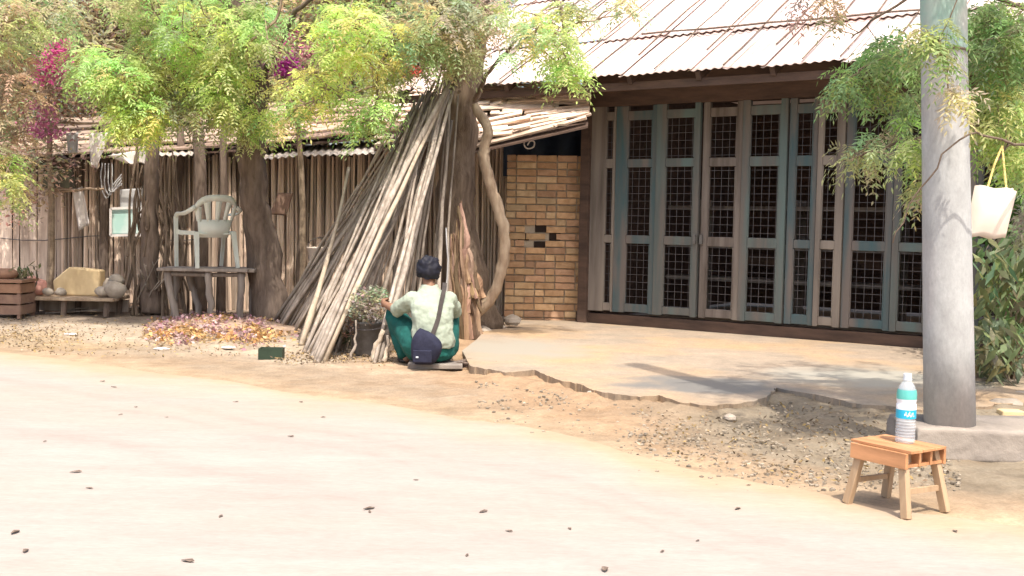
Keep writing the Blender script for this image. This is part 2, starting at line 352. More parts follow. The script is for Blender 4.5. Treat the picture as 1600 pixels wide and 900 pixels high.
# road: a sheet that follows the ragged verge line
rxs = np.concatenate([np.arange(-60, -8, 2.0), np.arange(-8, 5, .05), np.arange(5, 60, 2.0)]); k = 30
edge = roadY(rxs) + .05 * np.array([noise.noise(Vector((x * 1.7, 0, 0))) * 3 + noise.noise(Vector((x * 9, 3, 0))) for x in rxs])
k = 150; T = 1 - (1 - np.linspace(0, 1, k)) ** 1.8
RX = np.repeat(rxs[None], k, 0); RY = -12 + (edge[None] + 12) * T[:, None]
und = .004 + 0 * RX
dE = (edge[None] - RY) + .22 * fnoise(RX, RY, 2.0, 21) + .10 * fnoise(RX, RY, 8, 22) * 1.0
kE = np.clip(1 - dE / 1.0, 0, 1) ** 1.3
k2_ = np.clip(1 - dE / .28, 0, 1)
RC = np.ones(RX.shape + (3,)); RC = mixc(RC, (1.10, 1.0, .80), kE); RC = mixc(RC, (1.10, .93, .70), k2_ * .8)
for off_, wd_ in ((1.15, .07), (1.5, .05), (2.4, .09)):       # faint tyre tracks that follow the bend
    RC *= (1 - .07 * np.exp(-((edge[None] - RY - off_ - .06 * fnoise(RX, RY, 1.1, 31)) / wd_) ** 2))[..., None]
idx = np.arange(RX.size).reshape(RX.shape); Fq = np.stack([idx[:-1, :-1], idx[:-1, 1:], idx[1:, 1:], idx[1:, :-1]], -1).reshape(-1, 4)
g = npmesh('road', np.stack([RX, RY, und], -1).reshape(-1, 3), Fq, M['road'], RC.reshape(-1, 3), smooth=True); g['kind'] = 'structure'

SZ = .055
# facade line
A = gd(912, 503, SZ); B = gd(1440, 544, SZ)
E = Vector((B.x - A.x, B.y - A.y, 0)).normalized(); Nn = Vector((-E.y, E.x, 0))    # Nn points into the house
def fu(px, py, off=0.0):
    d = ray(px, py); P0 = A + Nn * off; t = (P0 - CP).dot(Nn) / d.dot(Nn); P = CP + d * t
    return (P - A).dot(E), P.z
# slab in front of the house, with its broken front edge
front = [gd(*p, SZ) for p in ((722, 548), (735, 572), (790, 582), (835, 578), (868, 592), (905, 600), (930, 610), (965, 615), (1000, 620), (1030, 618), (1062, 628), (1110, 634), (1160, 630), (1192, 622), (1214, 606), (1245, 612), (1285, 618), (1330, 629), (1385, 634), (1440, 640), (1520, 636), (1600, 628), (1720, 626))]
fp = []
for i in range(len(front) - 1):
    a, b = front[i], front[i + 1]; m = max(2, int((b - a).length / .025))
    for j in range(m):
        p = a.lerp(b, j / m); q = noise.noise(Vector((p.x * 6, p.y * 6, 0))) * .06 + noise.noise(Vector((p.x * 15, p.y * 15, 0))) * .05 + noise.noise(Vector((p.x * 40, p.y * 40, 0))) * .02
        fp.append(Vector((p.x, p.y + q, 0)))
bk = [A + E * 7 + Nn * .1, A + E * 7 + Nn * 4.2, A + Nn * 4.2 - E * .1, A + Nn * .25 - E * .1, A - E * 1.15 + Nn * -.1, gd(745, 530, SZ)]
poly = [(p.x, p.y) for p in fp] + [(p.x, p.y) for p in bk]
bm = bmesh.new(); top = [bm.verts.new((x, y, SZ)) for x, y in poly]; bot = [bm.verts.new((x + (0), y + (.015 if i < len(fp) else 0), -.05)) for i, (x, y) in enumerate(poly)]
from mathutils.geometry import tessellate_polygon
n = len(poly)
for t_ in tessellate_polygon([[Vector((x, y, 0)) for x, y in poly]]):
    q = [top[k__] for k__ in t_]
    if (q[1].co - q[0].co).cross(q[2].co - q[0].co).z < 0: q = q[::-1]
    if (q[1].co - q[0].co).cross(q[2].co - q[0].co).length > 1e-9: bm.faces.new(q)
for i in range(n): bm.faces.new((bot[i], bot[(i + 1) % n], top[(i + 1) % n], top[i]))
me = bpy.data.meshes.new('concrete_apron'); bm.to_mesh(me); bm.free(); me.materials.append(M['slab'])
o = bpy.data.objects.new('pavement', me); C.objects.link(o); o['kind'] = 'structure'
# a darker grey patch near the broken edge, its outline roughened by noise
def grey_patch(m, c, rx_, ry_, col, ns=2.5, soft=.25):
    N = m.node_tree.nodes; L = m.node_tree.links; b = N['Principled BSDF']; src = b.inputs['Base Color'].links[0].from_socket
    tc = N.new('ShaderNodeTexCoord'); mp = N.new('ShaderNodeMapping'); mp.vector_type = 'TEXTURE'; mp.inputs['Location'].default_value = (c.x, c.y, c.z); mp.inputs['Scale'].default_value = (rx_, ry_, 1)
    L.new(tc.outputs['Object'], mp.inputs[0]); ln = N.new('ShaderNodeVectorMath'); ln.operation = 'LENGTH'; L.new(mp.outputs[0], ln.inputs[0])
    nz = N.new('ShaderNodeTexNoise'); nz.inputs['Scale'].default_value = ns; nz.inputs['Detail'].default_value = 6; L.new(tc.outputs['Object'], nz.inputs['Vector'])
    ad = N.new('ShaderNodeMath'); ad.operation = 'MULTIPLY_ADD'; L.new(nz.outputs['Fac'], ad.inputs[0]); ad.inputs[1].default_value = 1.6; L.new(ln.outputs['Value'], ad.inputs[2])
    mr = N.new('ShaderNodeMapRange'); mr.inputs[1].default_value = 1.75 - soft; mr.inputs[2].default_value = 1.75 + soft; mr.inputs[3].default_value = 1; mr.inputs[4].default_value = 0; L.new(ad.outputs[0], mr.inputs[0])
    mx = N.new('ShaderNodeMix'); mx.data_type = 'RGBA'; L.new(mr.outputs[0], mx.inputs[0]); L.new(src, mx.inputs[6]); mx.inputs[7].default_value = (*col, 1); L.new(mx.outputs[2], b.inputs['Base Color'])
grey_patch(M['slab'], gd(1110, 602, SZ), .6, .42, (.175, .165, .15))
grey_patch(M['slab'], gd(800, 545, SZ), .6, .8, (.30, .27, .22), soft=.4)
grey_patch(M['slab'], gd(1380, 590, SZ), .8, .6, (.33, .31, .26), soft=.4)

# ---------------------------------------------------------------- house with the folding doors
house = empty('house', (A.x, A.y, 0), 'timber fronted house with mesh folding doors under a wide rusty tin roof', 'house', rz=math.atan2(E.y, E.x))
EZ = SZ
zt = lambda py: fu(1060, py)[1]
z_bot, z_mid, z_up, z_top = zt(494), zt(376), zt(254), zt(182)
z_head = zt(162)
L_ = 6.9
mb = MB(); mb.box((L_ / 2 - .05, .06, (EZ + z_bot - .03) / 2), (L_ + .1, .16, z_bot - .03 - EZ)); mb.build('sill', M['darkwood'], house, bevel=.006)
eo = -.85
ue, ze = fu(1100, 110, eo); ze -= .0
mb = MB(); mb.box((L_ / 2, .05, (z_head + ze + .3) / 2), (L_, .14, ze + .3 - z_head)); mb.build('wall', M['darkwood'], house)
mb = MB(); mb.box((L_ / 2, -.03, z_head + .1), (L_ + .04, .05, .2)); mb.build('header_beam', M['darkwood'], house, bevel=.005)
mb = MB(); mb.box((L_ / 2, -.04, z_head + .42), (L_ + .04, .06, .12)); mb.build('header_beam', M['beamwood'], house, bevel=.005)
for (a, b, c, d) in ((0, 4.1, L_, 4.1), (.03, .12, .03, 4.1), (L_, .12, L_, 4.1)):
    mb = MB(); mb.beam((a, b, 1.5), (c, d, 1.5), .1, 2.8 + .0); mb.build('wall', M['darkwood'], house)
mb = MB(); mb.beam((.02, -.03, EZ), (.02, -.03, z_head + .55), .11, .12); mb.build('corner_post', M['darkwood'], house)
# shelves with stored planks inside, faintly seen through the mesh
mb = MB()
for zz in (.55, .95, 1.4):
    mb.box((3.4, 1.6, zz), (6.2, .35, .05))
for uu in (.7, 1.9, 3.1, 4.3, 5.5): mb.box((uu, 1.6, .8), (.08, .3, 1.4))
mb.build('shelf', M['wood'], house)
LV = [(922, 946, 958, 960, 'wood', 0), (960, 978, 1016, 1023, 'bluewood', 1), (1024, 1039, 1083, 1091.5, 'tealwood', 1), (1095, 1105, 1147, 1156.5, 'wood', 1), (1157.5, 1169, 1216, 1227, 'tealwood', 1),
      (1229, 1240, 1266, 1273.5, 'bluewood', 1), (1275, 1283, 1306, 1317, 'wood', 1), (1318, 1331, 1384, 1394, 'bluewood', 1), (1395.5, 1406, 1448, 1457, 'tealwood', 1), (1458, 1468, 1512, 1522, 'wood', 1), (1523, 1533, 1580, 1590, 'tealwood', 1), (1591, 1602, 1650, 1661, 'wood', 1)]
pull = None
for li, (a, b, c, d, mt, isd) in enumerate(LV):
    u0, u1, u2, u3 = [fu(x, 376)[0] for x in (a, b, c, d)]
    yo = .012 * ((li % 2) * 2 - 1) - .0
    mb = MB()
    mb.box(((u0 + u1) / 2, yo, (z_bot + z_head) / 2), (u1 - u0, .055, z_head - z_bot))
    mb.box(((u2 + u3) / 2, yo, (z_bot + z_head) / 2), (u3 - u2, .055, z_head - z_bot))
    for zc, hh in ((z_bot + .055, .09), (z_mid, .095), (z_up, .10), (z_top + .03, .10)):
        mb.box(((u1 + u2) / 2, yo - .003 + .003, zc), (u2 - u1 - .002, .04, hh + random.uniform(-.01, .01)))
    # thin bead that frames each opening
    for z0, z1 in ((z_bot + .1, z_mid - .05), (z_mid + .05, z_up - .052), (z_up + .052, z_top - .022)):
        for uu in (u1 + .006, u2 - .006): mb.box((uu, yo - .018, (z0 + z1) / 2), (.011, .02, z1 - z0))
    dr = mb.build('door', M[mt], house, bevel=.004)
    mb = MB(); s = .082
    if u2 - u1 > .1:
        z = z_bot + .1
        while z < z_top:
            mb.beam((u1, yo + .012, z), (u2, yo + .012, z), .0035, .0035); z += s
        u = u1 + s * .6
        while u < u2:
            mb.beam((u, yo + .017, z_bot + .08), (u, yo + .017, z_top), .0035, .0035); u += s
        mb.build('wire_mesh', M['wire'], dr)
    if li in (2, 3):
        mb = MB(); uu = u3 - .02 if li == 2 else u0 + .02
        mb.box((uu, yo - .045, z_mid + .02), (.03, .035, .1)); mb.build('handle', M['metal'], dr)
u_end = fu(1663, 376)[0]; mb = MB(); mb.box(((u_end + L_) / 2, .02, (z_bot + z_head) / 2), (L_ - u_end, .05, z_head - z_bot)); mb.build('wall', M['beamwood'], house)
# roof: two rows of corrugated sheets on rafters
pitch = R(29); cs, sn = math.cos(pitch), math.sin(pitch)
U0r = fu(610, 126, eo)[0]; U1r = 7.6
roof = bpy.data.objects.new('roof', None); C.objects.link(roof); roof.parent = house
wdt = .78; i = 0; u = U0r
def sheet(u, w, s0, s1, lift, tint):
    nu = int(w / .0135); uu = np.linspace(u, u + w + .05, nu); ss = np.linspace(s0, s1, 8)
    UU, SS = np.meshgrid(uu, ss); sag = .006 * np.sin(SS * 3 + u)
    hh = .008 * np.sin(2 * math.pi * UU / .092) + lift + sag + (UU - u) / w * .014 - .007
    if s0 == 0: SS = SS + (.012 * math.sin(u * 5))
    Vv = np.stack([UU, eo + SS * cs - hh * sn, ze + SS * sn + hh * cs], -1)
    idx = np.arange(UU.size).reshape(UU.shape); Fq = np.stack([idx[:-1, :-1], idx[:-1, 1:], idx[1:, 1:], idx[1:, :-1]], -1).reshape(-1, 4)
    c = np.ones((UU.size, 3)) * np.array(tint)
    ob = npmesh('roof_sheet', Vv.reshape(-1, 3), Fq, M['tin'], c, roof, True)
    sm = ob.modifiers.new('thick', 'SOLIDIFY'); sm.thickness = .003; return ob
while u < U1r:
    t = random.uniform(.82, 1.12); wm = random.uniform(.93, 1.02)
    sheet(u, wdt / 2, 0, 1.15, .0 + .008 * (i % 2), (t, t * wm, t * wm * .98))
    t = random.uniform(.85, 1.12)
    sheet(u, wdt / 2, 1.08, 2.9, .024 + .008 * (i % 2), (t, t * wm, t * wm))
    sheet(u, wdt / 2, 2.8, 4.2, .046 + .008 * (i % 2), (t, t * wm, t * wm))
    u += wdt / 2; i += 1
# laths nailed over some laps
def rp(u, s, h): return (u, eo + s * cs - h * sn, ze + s * sn + h * cs)
for k_ in range(int((U1r - U0r) / .39)):
    uu = U0r + k_ * .39 + random.uniform(-.02, .02)
    a0 = random.choice([.03, .05, .25, .5]); a1 = random.choice([2.2, 3.2, 4.0])
    mb = MB(); pts = [rp(uu + random.uniform(-.012, .012), a0 + (a1 - a0) * j / 8, .034 + .02 * (a0 + (a1 - a0) * j / 8 > 1.1)) for j in range(9)]
    mb.tube(pts, .008, 5); mb.build('lath', M['bark'], roof)
mb = MB(); mb.tube([rp(ue + (-1.2 + 3.4 * j / 9) , 1.05 + .015 * math.sin(j * 2), .07) for j in range(10)], .012, 5); mb.build('lath', M['darkbark'], roof)
for sx in np.arange(U0r + .1, U1r, .78):
    mb = MB(); mb.beam(rp(sx, .02, -.06), rp(sx, 4.2, -.06), .05, .09); mb.build('rafter', M['darkwood'], roof)
mb = MB(); mb.beam(rp(U0r, .05, -.14), rp(U1r, .05, -.14), .05, .08); mb.build('purlin', M['darkwood'], roof)
mb = MB(); mb.add([rp(U0r, 4.2, .02), rp(U1r, 4.2, .02), (U1r, eo + 8.4 * cs, ze), (U0r, eo + 8.4 * cs, ze)], [(0, 1, 2, 3)]); mb.build('roof_back', M['tin'], roof)
# ---------------------------------------------------------------- brick wall
bl = gd(787, 506); Yb = bl.y; brx = at(911, 500, Yb).x; btop = at(850, 242, Yb).z
bw = tag(MB().build('brick_wall', M['mortar']), 'low wall of orange bricks between the curved trunk and the doors', 'wall')
mb = MB(); wdt_b = brx - bl.x
mb.box((wdt_b / 2, .09, btop / 2 - .01), (wdt_b - .03, .15, btop - .02))
bpy.data.objects.remove(bw)
bwr = empty('brick_wall', (bl.x, Yb, 0), 'low wall of orange bricks between the curved trunk and the doors', 'wall')
mb.build('mortar_core', M['mortar'], bwr)
mb = MB(); ch = btop / 24; rows = 24
hx = [(845, 357), (818, 370), (867, 370), (843, 383)]; holes = [((at(x, y, Yb).x - bl.x), at(x, y, Yb).z) for x, y in hx]
for r in range(rows):
    x = -.12 if r % 2 else 0.0; z = r * ch
    while x < wdt_b:
        bwid = random.choice([.235, .235, .115]); x0 = max(x, 0); x1 = min(x + bwid, wdt_b)
        cx, cz = (x0 + x1) / 2, z + ch / 2
        if x1 - x0 > .03:
            hole = any(abs(cx - h[0]) < .085 and abs(cz - h[1]) < ch * .55 for h in holes)
            t = random.uniform(.75, 1.15); base = random.choice([(.58, .37, .21), (.61, .41, .235), (.54, .335, .195), (.62, .44, .265), (.52, .325, .205)])
            if cx < .15: t *= .9
            if not hole: mb.box((cx, .05 + random.uniform(-.006, .004), cz), (x1 - x0 - .012, .13, ch - .013), col=tuple(min(1, b_ * t) for b_ in base), jit=.003)
        x += bwid
mb.build('brick', M['brick'], bwr, bevel=.004)
mb = MB()
for hxx, hz in holes: mb.box((hxx, .008, hz), (.13, .012, ch + .004))  # near-black plates paint the shade inside the missing bricks
mb.build('vent_hole_shade', M['black'], bwr)
# dark red jamb post that closes the wall to the house
mb = MB(); mb.box((wdt_b + .03, .0, (btop + .5) / 2), (.05, .1, btop + .5)); mb.build('post', M['darkwood'], bwr)

# ---------------------------------------------------------------- shed, its stick fence and roofs
FY = 14.6
fl = at(-60, 480, FY).x; fr = at(790, 480, FY).x
shed = empty('shed', ((fl + fr) / 2, FY, 0), 'old shed walled with upright sticks behind the tree trunks', 'shed')
def W(o): return o            # parts are modelled round the empty below
sx0 = (fl + fr) / 2
def S(p): return (p[0] - sx0, p[1] - FY, p[2])
def htop(x):
    px = 800 + x * FPX / FY
    return float(np.interp(px, [0, 150, 400, 600, 790], [1.85, 1.95, 2.05, 2.1, 2.2]))
mb = MB(); x = fl
while x < fr:
    px = 800 + x * FPX / FY
    if px < 95:
        wv = random.uniform(.07, .16); c = random.uniform(.9, 1.5); colr = (c, c * .97, c * .93); h = htop(x) + random.uniform(-.2, .05)
        mb.box((x - sx0 + wv / 2, random.uniform(-.02, .02), h / 2), (wv * .92, .015, h), Matrix.Rotation(random.uniform(-.02, .02), 3, 'Y'), colr, jit=.008)
        x += wv
    else:
        r_ = random.uniform(.013, .024); c = random.uniform(.6, 1.7); colr = (c, c * .95, c * .88); h = htop(x) + random.uniform(-.12, .06)
        ln = random.uniform(-.035, .035)
        pts = [(x - sx0 + ln * t + random.uniform(-.006, .006), random.uniform(-.01, .01), -.02 + h * t) for t in (0, .25, .5, .75, 1)]
        mb.tube(pts, [r_ * 1.1, r_, r_, r_ * .9, r_ * .8], 6, colr)
        mb.tube([(p_[0] + r_ + random.uniform(-.01, .01), .085 + random.uniform(0, .03), p_[2]) for p_ in pts], r_ * 1.15, 5, tuple(c_ * .8 for c_ in colr)); x += r_ * 2 + random.choice([-.008, -.004, .0, .002, .004])
mb.build('stick_wall', M['fence'], shed)
mb = MB()
for zz in (.45, 1.25, 1.9): mb.tube([(fl - sx0 + (fr - fl) * t / 8, .15 + random.uniform(-.01, .01), zz + random.uniform(-.03, .03)) for t in range(9)], .025, 6)
mb.build('rail', M['fence'], shed)
mb = MB()
mb.tube([S(at(0 + 35 * j, 372 + 4 * math.sin(j), FY - .04)) for j in range(10)], .006, 5); mb.build('tie_wire', M['wire'], shed)
for px in (165, 280, 470, 590, 660): 
    mb = MB(); p = at(px, 480, FY - .08); mb.tube([S((p.x + random.uniform(-.02, .02), p.y, z)) for z in (0, .5, 1.0, 1.5, 2.0, 2.3)], rads([.06, .045], 6), 8, lump=.3); mb.build('post', M['darkbark'], shed)
for (a, b, c, d) in ((fl, FY + 3.2, fr, FY + 3.2), (fl, FY + .1, fl, FY + 3.2), (fr + .1, FY + .1, fr + .1, FY + 3.2)):
    mb = MB(); mb.beam(S((a, b, 1.15)), S((c, d, 1.15)), .05, 2.3); mb.build('wall', M['darkwood'], shed)
def roofboards(FL, FR, BR, BL, rows, name='board_roof', m='board', gap=.15, th=.022, parent=shed, tone=(1, 1, 1), seg=3):
    FL, FR, BR, BL = [Vector(p) for p in (FL, FR, BR, BL)]
    mb = MB()
    for r in range(rows):
        t0, t1 = r / rows, (r + .93) / rows
        cuts = [0] + sorted(random.uniform(.1, .9) for _ in range(seg - 1)) + [1]
        for a, b in zip(cuts[:-1], cuts[1:]):
            if random.random() < gap * .35: continue
            p0 = FL.lerp(FR, a).lerp(BL.lerp(BR, a), t0); p1 = FL.lerp(FR, b).lerp(BL.lerp(BR, b), t0)
            q0 = FL.lerp(FR, a).lerp(BL.lerp(BR, a), t1); q1 = FL.lerp(FR, b).lerp(BL.lerp(BR, b), t1)
            up = (p1 - p0).cross(q0 - p0).normalized(); w_ = (q0 - p0).length
            j = lambda: Vector((random.uniform(-.03, .03), random.uniform(-.02, .02), random.uniform(-.025, .03)))
            c = random.uniform(.55, 1.25); wm = random.uniform(.92, 1.0); mb.beam(S((p0 + q0) / 2 + j() + up * .02 * (r % 2)), S((p1 + q1) / 2 + j() + up * .02 * (r % 2)), w_ * random.uniform(.75, 1.05), th, up, (c * tone[0], c * wm * tone[1], c * wm * .96 * tone[2]))
    return mb.build(name, M[m], parent)
def under(FL, FR, BR, BL):      # dark sheathing below the boards so the shed stays dark inside
    mb = MB(); d = Vector((0, 0, -.06)); vs = [Vector(p) + d for p in (FL, FR, BR, BL)]; vs += [v + Vector((0, 0, -.02)) for v in vs]
    mb.add([S(v) for v in vs], [(0, 1, 2, 3), (7, 6, 5, 4), (0, 4, 5, 1), (1, 5, 6, 2), (2, 6, 7, 3), (3, 7, 4, 0)]); return mb.build('sheathing', M['darkwood'], shed)
def slope(FL, FR, BR, BL, rows, **k): under(FL, FR, BR, BL); return roofboards(FL, FR, BR, BL, rows, **k)
slope(at(735, 230, 12.5), at(919, 188, 12.25), at(921, 136, 13.1), at(690, 122, 13.9), 24, tone=(1.75, 1.75, 1.75), seg=4)
slope(at(585, 226, 14.0), at(752, 216, 13.6), at(740, 135, 16.6), at(585, 140, 16.8), 22, tone=(1.5, 1.5, 1.5), seg=4)
slope(at(400, 222, 14.4), at(625, 205, 14.2), at(640, 150, 17.6), at(380, 168, 17.6), 12, tone=(1, .86, .8))
slope(at(100, 240, 14.3), at(415, 225, 14.35), at(400, 180, 17.6), at(40, 190, 17.6), 10, tone=(.7, .66, .62), gap=.4)
slope(at(-80, 250, 14.3), at(110, 242, 14.3), at(60, 190, 17.6), at(-120, 190, 17.6), 8, tone=(.7, .62, .55), gap=.4)
# short corrugated awnings
def awning(FL, FR, BR, BL, m='greytin', per=.09):
    FL, FR, BR, BL = [np.array(p) for p in (FL, FR, BR, BL)]
    w_ = np.linalg.norm(FR - FL); nu = int(w_ / .014); uu, vv = np.meshgrid(np.linspace(0, 1, nu), np.linspace(0, 1, 7))
    P = (FL * (1 - uu[..., None]) + FR * uu[..., None]) * (1 - vv[..., None]) + (BL * (1 - uu[..., None]) + BR * uu[..., None]) * vv[..., None]
    P[..., 2] += .012 * np.sin(uu * w_ * 2 * math.pi / per) + .015 * np.sin(uu * 5) * (1 - vv); P -= np.array([sx0, FY, 0])
    idx = np.arange(uu.size).reshape(uu.shape); Fq = np.stack([idx[:-1, :-1], idx[:-1, 1:], idx[1:, 1:], idx[1:, :-1]], -1).reshape(-1, 4)
    ob = npmesh('tin_awning', P.reshape(-1, 3), Fq, M[m], np.ones((uu.size, 3)), shed, True); s_ = ob.modifiers.new('t', 'SOLIDIFY'); s_.thickness = .003
awning(at(404, 250, 14.1), at(592, 237, 14.0), at(600, 218, 14.7), at(420, 234, 14.8))
awning(at(176, 247, 14.15), at(300, 240, 14.15), at(310, 226, 14.7), at(170, 230, 14.7))
# blue-black sheet that paints the shade in the gap over the brick wall
mb = MB(); a_, b_ = at(786, 262, 14.4), at(940, 262, 14.4)
gxs = np.linspace(0, 1, 24); vs = []
for zz in (1.75, 2.1, 2.5):
    for t in gxs: vs.append((a_.x + (b_.x - a_.x) * t - a_.x, .03 * math.sin(t * 22 + zz), zz))
mb.add(vs, [(r * 24 + j, r * 24 + j + 1, (r + 1) * 24 + j + 1, (r + 1) * 24 + j) for r in range(2) for j in range(23)])
o = mb.build('gap_shade_sheet', M['gapshade'], smooth=True, loc=(a_.x, 14.4, 0)); o.modifiers.new('t', 'SOLIDIFY').thickness = .004
tag(o, 'dark blue sheet standing in for the shade in the gap above the brick wall', 'gap_shade_sheet')
o = MB(); pc = at(826, 222, 13.0)
o.tube(dens([at(818, 209, 13.0) - pc, at(829, 209, 13.0) - pc, at(821, 216, 13.0) - pc, at(819, 226, 13.0) - pc, at(824, 232, 13.0) - pc, at(833, 230, 13.0) - pc, at(835, 222, 13.0) - pc, at(829, 220, 13.0) - pc, at(824, 227, 13.0) - pc], 4, 0), .008, 6)
o.tube([at(829, 209, 13.0) - pc, at(831, 200, 12.95) - pc], .004, 5)
tag(o.build('wire_hook', M['white'], loc=pc), 'curled white wire hook hanging under the board roof', 'hook')

# ---------------------------------------------------------------- trees
def tree(name, label, trunkpts, tr, limbs, blobs, m='bark', per=9, twig_r=.008, group=None, lmat='leaf', kw={}, dropz=0.0):
    base = Vector(trunkpts[0]); root = empty(name, base, label, 'tree', group)
    loc = lambda ps: [Vector(p) - base for p in ps]
    mb = MB(); tp = dens(trunkpts, 6, .03); mb.tube(loc(tp), rads(tr, len(tp)), 12, lump=.35)
    ll = [tp]
    for pts, r in limbs:
        d = dens(pts, 5, .03); ll.append(d); mb.tube(loc(d), rads(r, len(d)), 8, lump=.25)
    cents, cols = many(blobs)
    if twig_r: twigs_mb = MB(); twigs(twigs_mb, [loc(l) for l in ll], [Vector(c) - base for c in cents], twig_r); twigs_mb.build('twigs', M['twig'], root)
    mb.build('trunk', M[m], root, True)
    V, Cc = neem(cents - np.array(base), cols, per, **kw); leafobj('crown', [(V, Cc)], M[lmat], root)
    return root
# main tree behind the pole stack
tb = at(742, 512, 12.3); tb.z = 0
tree('neem_tree', 'big tree behind the leaning poles with a thick grey brown trunk', [tb, at(724, 430, 12.3), at(712, 320, 12.3), at(716, 200, 12.3), at(730, 90, 12.2), at(744, 0, 12.1), at(770, -160, 12.0)],
     [.30, .24, .22, .20, .20, .17, .12],
     [([at(735, 110, 12.2), at(712, 60, 11.9), at(690, 20, 11.6), at(640, -60, 11.2)], [.07, .06, .05, .03]),
      ([at(745, 50, 12.1), at(690, 70, 11.7), at(620, 60, 11.4), at(540, 40, 11.0)], [.05, .04, .03, .015]),
      ([at(752, 0, 12.1), at(800, -60, 11.6), at(860, -20, 11.2), at(885, 60, 11.0)], [.07, .05, .03, .012]),
      ([at(760, -70, 12.0), at(640, -140, 11), at(480, -120, 10.5)], [.08, .06, .03]),
      ([at(735, 160, 12.2), at(760, 120, 11.9), at(800, 70, 11.7), at(850, 20, 11.5)], [.03, .02, .015, .01]),
      ([at(620, 60, 11.4), at(590, 110, 11.3), at(590, 170, 11.2)], [.02, .015, .01])],
     [(560, 55, 75, 55, 10.4, 12, 58, BLIME), (500, 135, 55, 42, 10.8, 12.2, 20, BLIME), (440, 170, 45, 34, 10.8, 12.2, 9, LIME), (588, 165, 36, 42, 10.8, 12, 15, LIME), (565, 200, 20, 14, 11, 11.6, 5, LIME),
      (650, 80, 50, 60, 10.8, 12, 32, PALEG), (680, 35, 70, 45, 10.8, 11.9, 40, OLIVE), (715, 75, 36, 30, 11, 11.8, 16, OLIVE), (750, 20, 50, 40, 11, 11.8, 20, OLIVE), (885, 98, 26, 28, 10.6, 11.3, 16, BLIME), (865, 40, 55, 38, 10.4, 11.6, 18, LIME),
      (805, 50, 40, 50, 10.8, 11.8, 8, PALEG), (940, 10, 70, 25, 10.4, 11.4, 6, OLIVE), (640, -110, 230, 90, 9.5, 13, 24, GREEN), (420, 40, 60, 45, 11, 12.2, 12, GREEN)], per=9)
# left tree with the dark leaning trunk
t2 = at(425, 492, 13.2); t2.z = 0
tree('neem_tree', 'dark leaning trunk beside the table under the bright lime foliage', [t2, at(412, 400, 13.2), at(398, 300, 13.1), at(392, 220, 13.0), at(400, 130, 12.8), at(372, 40, 12.5), at(350, -90, 12.3)],
     [.22, .18, .16, .15, .13, .1, .07],
     [([at(395, 200, 13), at(330, 150, 12.4), at(250, 130, 12.0), at(190, 130, 11.8)], [.06, .04, .03, .015]),
      ([at(380, 100, 12.7), at(320, 60, 12.2), at(240, 30, 11.9)], [.05, .035, .015]),
      ([at(392, 150, 12.9), at(440, 60, 12.5), at(470, 10, 12.2), at(540, -40, 12)], [.045, .035, .025, .015]),
      ([at(250, 130, 12.0), at(225, 170, 11.9), at(215, 205, 11.8)], [.02, .015, .01]),
      ([at(395, 190, 13), at(375, 240, 12.6), at(380, 215, 12.2)], [.02, .015, .01])],
     [(320, 50, 105, 60, 11.2, 13, 72, LIME), (345, 125, 52, 62, 11.4, 12.8, 74, BLIME), (215, 185, 46, 34, 11.3, 12.3, 44, BLIME), (190, 115, 80, 45, 11.3, 12.6, 64, LIME), (390, 190, 42, 34, 11.6, 12.8, 22, LIME),
      (270, 5, 120, 40, 11, 13, 36, GREEN), (298, 168, 46, 32, 11.5, 12.8, 22, OLIVE), (135, 100, 30, 30, 11.6, 12.4, 8, LIME), (300, -110, 230, 90, 10, 13.5, 26, GREEN), (405, 30, 30, 30, 11.6, 12.5, 8, GREEN)], m='darkbark')
# far left drooping tree, trunk outside the picture
t3 = at(-130, 500, 12.4); t3.z = 0
tree('neem_tree', 'pale drooping branches entering at the left edge of the photo', [t3, at(-120, 300, 12.3), at(-100, 120, 12.2), at(-60, -40, 12)], [.2, .16, .13, .08],
     [([at(-105, 140, 12.2), at(-40, 80, 12), at(40, 40, 11.9)], [.05, .03, .012]), ([at(-110, 230, 12.2), at(-50, 220, 12), at(10, 250, 11.9)], [.04, .02, .01])],
     [(10, 50, 70, 55, 11.2, 12.6, 34, OLIVE), (15, 130, 50, 40, 11.4, 12.4, 14, TAN), (8, 285, 28, 45, 11.4, 12.2, 14, LIME), (0, 220, 40, 40, 11.5, 12.4, 12, TAN), (-20, -60, 120, 60, 10.5, 13, 14, OLIVE), (100, 20, 50, 40, 11.6, 12.8, 12, OLIVE)])
